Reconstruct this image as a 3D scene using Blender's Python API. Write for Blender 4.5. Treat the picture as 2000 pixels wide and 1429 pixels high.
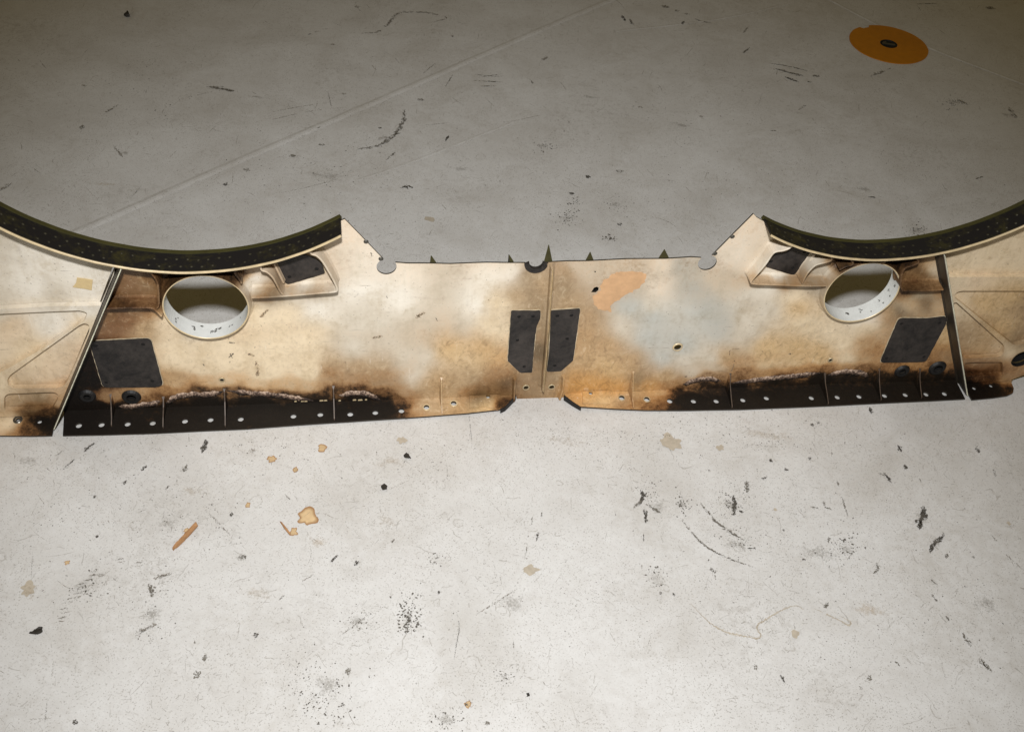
import bpy, bmesh, math, random
import numpy as np
from mathutils import Matrix, Vector, noise, geometry

S = bpy.context.scene
for o in list(bpy.data.objects): bpy.data.objects.remove(o)
rnd = random.Random(7)

# ------------------------------------------------------------------ camera
CX, CY = 1000.0, 714.5                       # photo is 2000 x 1429
F_PX = 2179.45
PITCH, ROLL, YAW = math.radians(43.6917), math.radians(6.0449), math.radians(11.2426)
CAM_H = 1.5
right = np.array([1., 0, 0]); fwd = np.array([0, math.cos(PITCH), -math.sin(PITCH)]); up = np.array([0, math.sin(PITCH), math.cos(PITCH)])
AX = math.cos(ROLL)*right + math.sin(ROLL)*up
AY = -math.sin(ROLL)*right + math.cos(ROLL)*up
CAM = np.array([0, 0, CAM_H])
cd = bpy.data.cameras.new('camera'); cam = bpy.data.objects.new('camera', cd); S.collection.objects.link(cam)
cd.sensor_width = 36.0; cd.lens = F_PX*36/2000; cd.clip_start = .05; cd.clip_end = 200
M = Matrix.Identity(4)
for i in range(3):
    M[i][0], M[i][1], M[i][2], M[i][3] = AX[i], AY[i], -fwd[i], CAM[i]
cam.matrix_world = M
S.camera = cam
# ------------------------------------------------------------------ light: dim warm hall light + one flash above the camera
w = bpy.data.worlds.new('World'); S.world = w; w.use_nodes = True
bg = w.node_tree.nodes['Background']; bg.inputs[0].default_value = (1.0, .74, .30, 1); bg.inputs[1].default_value = .092
ld = bpy.data.lights.new('flash', 'SPOT'); ld.shadow_soft_size = .05; ld.energy = 258; ld.color = (.995, .992, .99)
ld.spot_size = math.radians(74); ld.spot_blend = 1.0
fl = bpy.data.objects.new('flash', ld); S.collection.objects.link(fl)
fl.location = (-.02, -.02, CAM_H+.40)
tgt = Vector((.0, 1.36, 0)); fl.rotation_euler = (tgt-fl.location).to_track_quat('-Z', 'Y').to_euler()
S.view_settings.view_transform = 'Standard'; S.view_settings.look = 'None'
S.view_settings.exposure = 0; S.view_settings.gamma = 1; S.view_settings.use_curve_mapping = False
S.render.engine = 'CYCLES'

# ------------------------------------------------------------------ pixel -> place helpers
def rays(P):
    P = np.atleast_2d(np.array(P, float))
    return ((P[:, 0]-CX)/F_PX)[:, None]*AX-((P[:, 1]-CY)/F_PX)[:, None]*AY+fwd
def world_floor(P, z=0.):
    d = rays(P); return CAM+d*((z-CAM_H)/d[:, 2])[:, None]
E1 = np.array([math.cos(YAW), math.sin(YAW), 0]); EB = np.array([-math.sin(YAW), math.cos(YAW), 0])
g = world_floor([(1060, 776)])[0]; ORG = np.array([g[0], g[1], 0.])
def pan(P, w=0.):                            # pixel -> (u, v) on the upright sheet, w metres in front of it
    d = rays(P); n = -EB; o = ORG+n*w; t = ((o-CAM)@n)/(d@n); X = CAM+d*t[:, None]-o
    return np.c_[X@E1, X[:, 2]]
def flo(P, z=.006):                          # pixel -> (u, w) on a level z
    X = world_floor(P, z)-ORG
    return np.c_[X@E1, -(X@EB)]
def pix(L):                                  # panel-local xyz -> photo pixel (to look up where a stain sits)
    W = ORG+L[:, :1]*E1+L[:, 1:2]*EB+L[:, 2:3]*np.array([0, 0, 1.])-CAM
    z = W@fwd
    return np.c_[CX+F_PX*(W@AX)/z, CY-F_PX*(W@AY)/z]
def zm(pts, off, sc): return [(off[0]+x/sc, off[1]+y/sc) for x, y in pts]
Z1 = lambda p: zm(p, (0, 390), 3.04); Z2 = lambda p: zm(p, (200, 400), 3.107); Z3 = lambda p: zm(p, (640, 400), 3.106)
Z4 = lambda p: zm(p, (940, 440), 3.5725); Z5 = lambda p: zm(p, (1240, 400), 3.248); Z6 = lambda p: zm(p, (1600, 390), 3.3225)

# ------------------------------------------------------------------ materials
def lin(c): return tuple(((v/255)/12.92 if v/255 <= .04045 else ((v/255+.055)/1.055)**2.4) for v in c)
class NT:
    def __init__(s, name):
        s.m = bpy.data.materials.new(name); s.m.use_nodes = True; s.t = s.m.node_tree; s.b = s.t.nodes['Principled BSDF']
    def n(s, typ, **kw):
        x = s.t.nodes.new(typ)
        for k, v in kw.items(): setattr(x, k, v)
        return x
    def l(s, a, b): s.t.links.new(a, b)
    def math(s, op, a, b=None, c=None, clamp=False):
        x = s.n('ShaderNodeMath', operation=op); x.use_clamp = clamp
        for i, v in enumerate((a, b, c)):
            if v is None: continue
            if isinstance(v, (int, float)): x.inputs[i].default_value = v
            else: s.l(v, x.inputs[i])
        return x.outputs[0]
    def mix(s, fac, a, b, mode='MIX'):
        x = s.n('ShaderNodeMix', data_type='RGBA', blend_type=mode)
        for i, v in ((0, fac), (6, a), (7, b)):
            if isinstance(v, (int, float)): x.inputs[i].default_value = v
            elif isinstance(v, tuple): x.inputs[i].default_value = (*v[:3], 1)
            else: s.l(v, x.inputs[i])
        return x.outputs[2]
    def coord(s, scale=(1, 1, 1), rot=(0, 0, 0)):
        tc = s.n('ShaderNodeTexCoord'); mp = s.n('ShaderNodeMapping'); s.l(tc.outputs['Object'], mp.inputs[0])
        mp.inputs['Scale'].default_value = scale; mp.inputs['Rotation'].default_value = rot
        return mp.outputs[0]
    def noise(s, vec, scale, detail=4, rough=.6, dist=0):
        x = s.n('ShaderNodeTexNoise'); s.l(vec, x.inputs['Vector'])
        x.inputs['Scale'].default_value = scale; x.inputs['Detail'].default_value = detail
        x.inputs['Roughness'].default_value = rough; x.inputs['Distortion'].default_value = dist
        return x.outputs[0]
    def ramp(s, fac, stops, interp='LINEAR'):
        x = s.n('ShaderNodeValToRGB'); s.l(fac, x.inputs[0]); e = x.color_ramp; e.interpolation = interp
        while len(e.elements) < len(stops): e.elements.new(.5)
        for k, (p, c) in enumerate(stops):
            e.elements[k].position = p; e.elements[k].color = (*((c,)*3 if isinstance(c, (int, float)) else c), 1)
        return x.outputs[0]
    def bump(s, h, strength=.3, dist=.001):
        x = s.n('ShaderNodeBump'); x.inputs['Strength'].default_value = strength; x.inputs['Distance'].default_value = dist
        s.l(h, x.inputs['Height']); s.l(x.outputs[0], s.b.inputs['Normal'])

def simple(name, col, rough=.5, metal=0., var=.25, scale=60, bump=.15):
    t = NT(name); c = t.coord(); nz = t.noise(c, scale, 5, .65)
    big = t.noise(c, scale*.12, 3)
    f = t.math('ADD', t.math('MULTIPLY', nz, .6), t.math('MULTIPLY', big, .4))
    col = lin(col)
    t.l(t.ramp(f, [(.3, tuple(v*(1-var) for v in col)), (.7, tuple(min(1, v*(1+var)) for v in col))]), t.b.inputs['Base Color'])
    t.b.inputs['Roughness'].default_value = rough; t.b.inputs['Metallic'].default_value = metal
    t.bump(nz, bump, .0008)
    return t.m

def paint_material():
    t = NT('heat_stained_primer'); c = t.coord()
    at = t.n('ShaderNodeAttribute', attribute_name='stain_colour'); so = t.n('ShaderNodeAttribute', attribute_name='soot')
    n1 = t.noise(c, 22, 6, .65, .4); n2 = t.noise(c, 120, 5, .7); n3 = t.noise(c, 420, 3, .7)
    drip = t.noise(t.coord((90, 90, 7)), 1, 4, .6)
    v = t.math('ADD', t.math('MULTIPLY', n1, .34), t.math('ADD', t.math('MULTIPLY', n2, .22), t.math('MULTIPLY', drip, .12)))
    tint = t.ramp(v, [(.24, (.76, .71, .63)), (.34, (.97, .96, .945)), (.44, (1.07, 1.07, 1.075))])
    base = t.mix(1.0, at.outputs[0], tint, 'MULTIPLY')
    # soft rubbed dirt
    d = t.math('MULTIPLY', t.ramp(t.noise(c, 9, 6, .72, .8), [(.5, 0.), (.72, 1.)]), t.ramp(n2, [(.42, 0.), (.62, 1.)]))
    base = t.mix(t.math('MULTIPLY', d, .5), base, lin((120, 98, 70)))
    hsv = t.n('ShaderNodeSeparateColor', mode='HSV'); t.l(at.outputs[0], hsv.inputs[0])
    worn = t.ramp(hsv.outputs[1], [(.3, 0.), (.62, 1.)])
    mott = t.noise(t.coord((1, 1, .8)), 70, 8, .78, 1.2)
    base = t.mix(t.math('MULTIPLY', worn, t.ramp(mott, [(.5, 0.), (.68, .62)])), base, lin((116, 92, 62)))
    base = t.mix(t.math('MULTIPLY', worn, t.ramp(mott, [(.3, .5), (.46, 0.)])), base, lin((232, 214, 184)))
    sc = t.noise(t.coord((14, 14, 190), (0, .35, 0)), 1, 2, .5); sc2 = t.noise(t.coord((190, 190, 12), (0, -.2, 0)), 1, 2, .5)
    scr = t.math('MULTIPLY', t.ramp(sc, [(.66, 0.), (.7, 1.)]), t.ramp(n1, [(.5, 0.), (.6, 1.)]))
    base = t.mix(t.math('MULTIPLY', scr, .3), base, lin((96, 80, 60)))
    scl = t.math('MULTIPLY', t.ramp(sc2, [(.68, 0.), (.72, 1.)]), t.ramp(n1, [(.52, 0.), (.6, 1.)]))
    base = t.mix(t.math('MULTIPLY', scl, .35), base, (.86, .82, .74))
    sp = t.ramp(t.noise(c, 260, 2, .5), [(.69, 0.), (.74, 1.)])
    base = t.mix(t.math('MULTIPLY', sp, .45), base, lin((80, 62, 45)))
    s = t.math('ADD', so.outputs['Fac'], t.math('MULTIPLY', t.math('SUBTRACT', n1, .5), t.math('MULTIPLY', so.outputs['Fac'], .9)))
    s = t.math('ADD', s, t.math('MULTIPLY', t.math('ADD', t.math('SUBTRACT', n2, .5), t.math('MULTIPLY', t.math('ADD', t.math('SUBTRACT', n3, .5), t.math('SUBTRACT', drip, .5)), .6)), t.math('MULTIPLY', so.outputs['Fac'], .85)))
    burn = t.ramp(s, [(.10, (1, 1, 1)), (.3, (.76, .6, .44)), (.46, (.34, .225, .14)), (.62, (.06, .045, .037)), (.82, (.018, .017, .018))])
    colr = t.mix(1.0, base, burn, 'MULTIPLY')
    ash = t.math('MULTIPLY', t.ramp(n3, [(.64, 0.), (.72, 1.)]), t.ramp(s, [(.55, 0.), (.7, 1.)]))
    colr = t.mix(t.math('MULTIPLY', ash, .35), colr, lin((95, 82, 72)))
    t.l(colr, t.b.inputs['Base Color'])
    t.l(t.ramp(s, [(.2, .42), (.6, .55)]), t.b.inputs['Roughness']); t.l(t.ramp(s, [(.3, .5), (.6, .22)]), t.b.inputs['Specular IOR Level'])
    t.bump(t.math('ADD', t.math('MULTIPLY', n1, .8), t.math('MULTIPLY', n3, t.math('ADD', so.outputs['Fac'], .15))), .22, .0012)
    return t.m

MT = {}
MT['paint'] = paint_material()
MT['primer'] = simple('green_chromate_primer', (128, 122, 34), .55, 0, .25, 40)
MT['sealant'] = simple('dried_sealant', (190, 174, 146), .6, 0, .5, 120)
MT['fin'] = simple('dull_olive_fin', (70, 67, 42), .55, 0, .3, 60)
MT['gusset_edge'] = simple('browned_gusset_edge', (78, 64, 53), .5, .1, .6, 150)
MT['bright_edge'] = simple('painted_edge_highlight', (236, 231, 218), .35, .2, .25, 110)  # near-white for the highlights painted along the end ribs
MT['edge'] = simple('dark_cut_edge', (52, 46, 38), .5, .2, .4, 120)
def mottled(name, ca, cb, lo, hi, scale, rough):
    t = NT(name); c = t.coord(); a = t.noise(c, scale, 6, .7, .6); b = t.noise(c, scale*6, 4, .7)
    f = t.math('ADD', t.math('MULTIPLY', a, .7), t.math('MULTIPLY', b, .3))
    t.l(t.ramp(f, [(lo, lin(ca)), (hi, lin(cb))]), t.b.inputs['Base Color']); t.b.inputs['Roughness'].default_value = rough; t.b.inputs['Specular IOR Level'].default_value = .3
    t.bump(b, .4, .001); return t.m
MT['flange_top'] = mottled('sooty_olive_flange', (26, 24, 24), (58, 54, 27), .5, .7, 22, .55)
MT['pad'] = mottled('black_rubbery_bond_pad', (27, 25, 25), (72, 66, 62), .4, .72, 15, .5)
MT['olive'] = simple('olive_lip', (62, 59, 30), .5, 0, .35, 45)
MT['cream_edge'] = simple('worn_cream_edge', (206, 186, 148), .4, .1, .3, 70)
MT['black'] = simple('charred_black', (20, 19, 19), .6, 0, .4, 90, .5)
MT['hole'] = simple('recess_shade_black', (9, 8, 8), .7, 0, .3, 80)  # near-black paints the shade inside holes and cups; also dark rivet heads
MT['collar'] = simple('scuffed_metal_collar', (188, 172, 140), .35, .3, .3, 150)
MT['white_tube'] = simple('white_tube_paint', (222, 224, 222), .42, 0, .12, 60)
MT['rivet'] = simple('dull_rivet', (62, 59, 47), .4, .4, .5, 100)
MT['tape'] = simple('masking_tape_paper', (214, 190, 142), .65, 0, .08, 220, .4)
MT['bare'] = simple('flaked_to_tan_primer', (200, 160, 120), .6, 0, .2, 70, .3)
MT['yellow'] = simple('yellow_floor_disc', (186, 118, 6), .5, 0, .14, 50, .2)
MT['steel'] = simple('dull_socket_steel', (92, 90, 84), .35, .7, .4, 120)
MT['wood'] = simple('split_wood', (164, 124, 86), .7, 0, .35, 160, .5)
MT['chip'] = simple('dark_chip', (40, 36, 30), .6, 0, .4, 200, .5)
def mark(name, col, cover, scale, edge_col=None, var=.2, alpha=1.0, soft=False):
    t = NT(name); c = t.coord(); n1 = t.noise(c, scale, 4, .75); n2 = t.noise(c, scale*.2, 4, .6)
    at = t.n('ShaderNodeAttribute', attribute_name='rim').outputs['Fac']
    L = lin(col); base = t.ramp(n2, [(.35, tuple(v*(1-var) for v in L)), (.65, tuple(min(1, v*(1+var)) for v in L))])
    if edge_col: base = t.mix(t.math('MULTIPLY', t.ramp(at, [(.62, 0.), (.9, 1.)]), .8), base, lin(edge_col))
    t.l(base, t.b.inputs['Base Color']); t.b.inputs['Roughness'].default_value = .7
    f = t.math('ADD', t.math('MULTIPLY', n1, .65), t.math('MULTIPLY', n2, .35))
    if soft:
        f = t.math('SUBTRACT', f, t.math('MULTIPLY', at, .34)); m = t.ramp(f, [(cover, 0.), (cover+.2, 1.)])
    else: m = t.ramp(f, [(cover, 0.), (cover+.05, 1.)])
    t.l(t.math('MULTIPLY', m, alpha), t.b.inputs['Alpha']); return t.m
MT['scuff'] = mark('dark_rubber_scuff', (112, 107, 98), .47, 420, alpha=.85)
MT['scuff_dark'] = mark('black_rubber_scuff', (74, 70, 64), .45, 420, alpha=.9)
MT['scuff_pale'] = mark('faint_grey_scuff', (140, 134, 125), .48, 420, alpha=.65)
MT['speck'] = mark('dark_speck', (92, 87, 80), .2, 300, alpha=.8)
MT['smudge'] = mark('soft_grey_smudge', (132, 127, 118), .38, 260, alpha=.42, soft=True)
MT['smudge_warm'] = mark('soft_brown_smudge', (182, 166, 144), .38, 200, alpha=.38, soft=True)
MT['rust_stain'] = mark('tan_spill_stain', (206, 178, 136), .3, 120, (150, 106, 62), alpha=.85)
MT['beige_stain'] = mark('beige_dried_stain', (178, 168, 152), .42, 160, (150, 138, 120), alpha=.75)
MT['web_grime'] = mark('rubbed_grime', (150, 130, 104), .46, 380, alpha=.55)
MT['beige_stain'] = simple('beige_dried_stain', (176, 166, 150), .7, 0, .2, 130, .1)

def crust():
    t = NT('blistered_char_crust'); c = t.coord(); a = t.noise(c, 210, 5, .8); b = t.noise(c, 45, 3)
    hh = t.n('ShaderNodeAttribute', attribute_name='top_lightness')
    f = t.math('ADD', t.math('ADD', t.math('MULTIPLY', a, 1.1), t.math('MULTIPLY', b, .3)), t.math('MULTIPLY', t.math('SUBTRACT', hh.outputs['Fac'], .6), .22))  # crust colour darkens towards the underside, painted shade below the ridge
    t.l(t.ramp(f, [(.56, lin((28, 22, 19))), (.7, lin((88, 68, 56))), (.86, lin((190, 166, 146)))]), t.b.inputs['Base Color'])
    t.b.inputs['Roughness'].default_value = .7; t.bump(a, .8, .0025); return t.m
MT['crust'] = crust()

def floor_material():
    t = NT('worn_painted_concrete'); c = t.coord()
    big = t.noise(c, 1.1, 5, .6, .3); mid = t.noise(c, 6, 6, .68, .6); fine = t.noise(c, 60, 5, .7); grit = t.noise(c, 380, 3, .7)
    v = t.math('ADD', t.math('MULTIPLY', big, .3), t.math('ADD', t.math('MULTIPLY', mid, .4), t.math('MULTIPLY', fine, .3)))
    base = t.ramp(v, [(.36, lin((187, 184, 179))), (.5, lin((204, 203, 201))), (.62, lin((213, 213, 212)))])
    # rubbed grey dirt in patches
    dm = t.math('MULTIPLY', t.ramp(t.noise(c, 3.2, 6, .7, .5), [(.47, 0.), (.68, 1.)]), t.ramp(fine, [(.46, 0.), (.6, 1.)]))
    base = t.mix(t.math('MULTIPLY', dm, .36), base, lin((138, 130, 118)))
    # short dashes: one per Voronoi cell, each turned its own way
    def dashes(scale, hw, hl, prob, mask_lo, seed):
        tc = t.n('ShaderNodeTexCoord'); mp = t.n('ShaderNodeMapping'); t.l(tc.outputs['Object'], mp.inputs[0]); mp.inputs['Location'].default_value = (seed*3.7, seed*1.3, 0)
        mp.inputs['Scale'].default_value = (scale, scale, scale)
        wob = t.n('ShaderNodeTexNoise'); t.l(mp.outputs[0], wob.inputs['Vector']); wob.inputs['Scale'].default_value = 2.2
        wv = t.n('ShaderNodeVectorMath', operation='MULTIPLY_ADD'); t.l(wob.outputs[1], wv.inputs[0]); wv.inputs[1].default_value = (.3, .3, 0); t.l(mp.outputs[0], wv.inputs[2])
        vo = t.n('ShaderNodeTexVoronoi', voronoi_dimensions='2D'); vo.inputs['Scale'].default_value = 1.0; t.l(wv.outputs[0], vo.inputs['Vector'])
        df = t.n('ShaderNodeVectorMath', operation='SUBTRACT'); t.l(wv.outputs[0], df.inputs[0]); t.l(vo.outputs['Position'], df.inputs[1])
        sc = t.n('ShaderNodeSeparateColor'); t.l(vo.outputs['Color'], sc.inputs[0])
        ro = t.n('ShaderNodeVectorRotate', rotation_type='Z_AXIS'); t.l(df.outputs[0], ro.inputs['Vector']); t.l(t.math('MULTIPLY', sc.outputs[0], 6.283), ro.inputs['Angle'])
        sx = t.n('ShaderNodeSeparateXYZ'); t.l(ro.outputs[0], sx.inputs[0])
        L = t.math('MULTIPLY', sc.outputs[1], hl)
        inx = t.math('LESS_THAN', t.math('ABSOLUTE', sx.outputs[0]), L)
        iny = t.math('LESS_THAN', t.math('ABSOLUTE', sx.outputs[1]), t.math('MULTIPLY', t.math('ADD', sc.outputs[2], .3), hw))
        pr = t.math('LESS_THAN', t.math('FRACT', t.math('MULTIPLY', sc.outputs[2], 7.31)), prob)
        m = t.math('MULTIPLY', t.math('MULTIPLY', inx, iny), pr)
        msk = t.ramp(t.noise(c, 2.3+seed, 5, .7, .4), [(mask_lo, .16), (mask_lo+.2, 1.)])
        return t.math('MULTIPLY', m, msk)
    for sc, hw, hl, pr, lo, seed, col, op in ((95, .05, .44, .55, .42, 1, (118, 111, 102), .55), (48, .03, .46, .5, .44, 2, (112, 106, 97), .58), (170, .12, .22, .6, .42, 3, (108, 101, 92), .5),
                                              (22, .016, .48, .4, .42, 4, (125, 118, 108), .55), (60, .06, .10, .35, .46, 5, (96, 90, 80), .7), (210, .18, .26, .65, .32, 6, (128, 121, 111), .42)):
        base = t.mix(t.math('MULTIPLY', dashes(sc, hw, hl, pr, lo, seed), op), base, lin(col))
    # dried drip rings
    vo = t.n('ShaderNodeTexVoronoi', voronoi_dimensions='2D', feature='F1'); vo.inputs['Scale'].default_value = 11
    wv = t.n('ShaderNodeVectorMath', operation='MULTIPLY_ADD'); nn = t.n('ShaderNodeTexNoise'); t.l(c, nn.inputs['Vector']); nn.inputs['Scale'].default_value = 45
    t.l(nn.outputs[1], wv.inputs[0]); wv.inputs[1].default_value = (.022, .022, 0); t.l(c, wv.inputs[2]); t.l(wv.outputs[0], vo.inputs['Vector'])
    sc = t.n('ShaderNodeSeparateColor'); t.l(vo.outputs['Color'], sc.inputs[0])
    rr = t.math('MULTIPLY_ADD', sc.outputs[0], .14, .03)
    ring = t.math('LESS_THAN', t.math('ABSOLUTE', t.math('SUBTRACT', vo.outputs['Distance'], rr)), .012)
    ring = t.math('MULTIPLY', t.math('MULTIPLY', ring, t.math('LESS_THAN', sc.outputs[1], .3)), t.ramp(fine, [(.45, 0.), (.6, 1.)]))
    base = t.mix(t.math('MULTIPLY', ring, .38), base, lin((120, 110, 95)))
    gr = t.ramp(grit, [(.3, .93), (.6, 1.02)])
    base = t.mix(1.0, base, gr, 'MULTIPLY')
    t.l(base, t.b.inputs['Base Color'])
    t.l(t.ramp(mid, [(.35, .48), (.65, .62)]), t.b.inputs['Roughness'])
    t.bump(t.math('ADD', t.math('MULTIPLY', grit, .5), t.math('MULTIPLY', mid, .8)), .18, .0015)
    return t.m
MT['floor'] = floor_material()

# ------------------------------------------------------------------ object helpers
COL = S.collection
def empty(name, loc=(0, 0, 0), rz=0, label=None, cat=None, group=None):
    o = bpy.data.objects.new(name, None); COL.objects.link(o); o.location = loc; o.rotation_euler = (0, 0, rz); o.empty_display_size = .05
    tag(o, label, cat, group); return o
def tag(o, label=None, cat=None, group=None, kind=None):
    for k, v in (('label', label), ('category', cat), ('group', group), ('kind', kind)):
        if v: o[k] = v
    return o
def obj(name, verts, faces, mats, parent=None, mi=None, smooth=False, label=None, kind=None):
    me = bpy.data.meshes.new(name); me.from_pydata([tuple(map(float, v)) for v in verts], [], [tuple(map(int, f)) for f in faces])
    for m in (mats if isinstance(mats, (list, tuple)) else [mats]): me.materials.append(MT[m])
    if mi is not None: me.polygons.foreach_set('material_index', list(map(int, mi)))
    if smooth: me.shade_smooth() if hasattr(me, 'shade_smooth') else None
    bm = bmesh.new(); bm.from_mesh(me); bmesh.ops.recalc_face_normals(bm, faces=bm.faces); bm.to_mesh(me); bm.free()
    o = bpy.data.objects.new(name, me); COL.objects.link(o); o.parent = parent
    tag(o, label, kind=kind); return o

def inside(P, poly):
    x, y = P[:, 0], P[:, 1]; r = np.zeros(len(P), bool); q = np.asarray(poly); j = len(q)-1
    for i in range(len(q)):
        a, b = q[i], q[j]
        with np.errstate(divide='ignore', invalid='ignore'):
            c = ((a[1] > y) != (b[1] > y)) & (x < (b[0]-a[0])*(y-a[1])/(b[1]-a[1]+1e-15)+a[0])
        r ^= c; j = i
    return r
def resample(poly, step, closed=True):
    q = [np.array(p, float) for p in poly]; out = []
    n = len(q)
    for i in range(n if closed else n-1):
        a, b = q[i], q[(i+1) % n]; k = max(1, int(math.ceil(np.linalg.norm(b-a)/step)))
        out += [a+(b-a)*t/k for t in range(k)]
    if not closed: out.append(q[-1])
    return np.array(out)
def circle(c, r, n=24, ry=None, rot=0):
    a = np.linspace(0, 2*math.pi, n, endpoint=False); x = r*np.cos(a); y = (ry or r)*np.sin(a)
    return np.c_[c[0]+x*math.cos(rot)-y*math.sin(rot), c[1]+x*math.sin(rot)+y*math.cos(rot)]
def smooth_line(P, k=6, closed=False):
    P = [np.array(p, float) for p in P]; n = len(P); out = []
    rng = range(n if closed else n-1)
    for i in rng:
        p1, p2 = P[i], P[(i+1) % n]
        p0 = P[(i-1) % n] if (closed or i > 0) else 2*p1-p2
        p3 = P[(i+2) % n] if (closed or i+2 < n) else 2*p2-p1
        for t in np.arange(k)/k:
            out.append(.5*(2*p1+(p2-p0)*t+(2*p0-5*p1+4*p2-p3)*t*t+(3*p1-p0-3*p2+p3)*t**3))
    if not closed: out.append(P[-1])
    return np.array(out)
def round_poly(P, r, k=4):
    P = [np.array(p, float) for p in P]; out = []
    for i in range(len(P)):
        a, b, c = P[i-1], P[i], P[(i+1) % len(P)]
        la, lc = np.linalg.norm(a-b), np.linalg.norm(c-b); d = min(r, la*.45, lc*.45)
        s, e = b+(a-b)/la*d, b+(c-b)/lc*d
        for t in np.linspace(0, 1, k): out.append((1-t)**2*s+2*t*(1-t)*b+t*t*e)
    return np.array(out)
def cdt(outline, holes, step=None):
    loops = [np.asarray(outline)]+[np.asarray(h) for h in holes]
    if step: loops = [resample(l, step) for l in loops]
    V = np.concatenate(loops); edges = []; o = 0
    for l in loops:
        edges += [(o+i, o+(i+1) % len(l)) for i in range(len(l))]; o += len(l)
    nb = len(V)
    if step:
        lo, hi = loops[0].min(0), loops[0].max(0)
        gx, gy = np.meshgrid(np.arange(lo[0]+step*.5, hi[0], step), np.arange(lo[1]+step*.5, hi[1], step)); G = np.c_[gx.ravel(), gy.ravel()]
        G[:, 0] += (np.arange(len(G)) % 7-3)*step*.04
        k = inside(G, loops[0])
        for h in loops[1:]: k &= ~inside(G, h)
        G = G[k]
        # keep off the boundary
        B = V[:nb]; keep = np.ones(len(G), bool)
        for s in range(0, len(G), 2000):
            d = ((G[s:s+2000, None]-B[None])**2).sum(2).min(1); keep[s:s+2000] = d > (step*.45)**2
        V = np.concatenate([V, G[keep]])
    vv, ee, ff, ov, oe, of = geometry.delaunay_2d_cdt([Vector(p) for p in V], edges, [], 0, 1e-7)
    vv = np.array([tuple(p) for p in vv]); ff = np.array([tuple(f) for f in ff if len(f) == 3])
    ct = vv[ff].mean(1); k = inside(ct, loops[0])
    for h in loops[1:]: k &= ~inside(ct, h)
    return vv, ff[k]
def prism(name, outline, holes, fmap, mats, parent, step=None, back=None, label=None, kind=None, side=None):
    """sheet with real holes; fmap(ab, s) maps 2-D points to local xyz, s=1 the front and s=0 the back skin"""
    vv, ff = cdt(outline, holes, step)
    n = len(vv); A = fmap(vv, 1.0); B = fmap(vv, 0.0)
    V = np.concatenate([A, B]); faces = [tuple(f) for f in ff]+[tuple(x+n for x in f[::-1]) for f in ff]
    mi = [0]*len(ff)+[back or 0]*len(ff)
    cnt = {}
    for f in ff:
        for a, b in ((f[0], f[1]), (f[1], f[2]), (f[2], f[0])): cnt[(a, b)] = cnt.get((a, b), 0)+1
    for (a, b) in cnt:
        if (b, a) not in cnt: faces.append((b, a, a+n, b+n)); mi.append(side if side is not None else (back or 0))
    return obj(name, V, faces, mats, parent, mi, label=label, kind=kind)
def upright(w0, w1, wave=0.):
    def f(p, s):
        w = w0+(w1-w0)*s
        x = np.c_[p[:, 0], np.full(len(p), -w), p[:, 1]]
        if wave: x[:, 1] += wave*np.array([noise.noise(Vector((a*6, b*6, 1.7)))+.4*noise.noise(Vector((a*17, b*17, 4))) for a, b in p])
        return x
    return f

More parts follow.
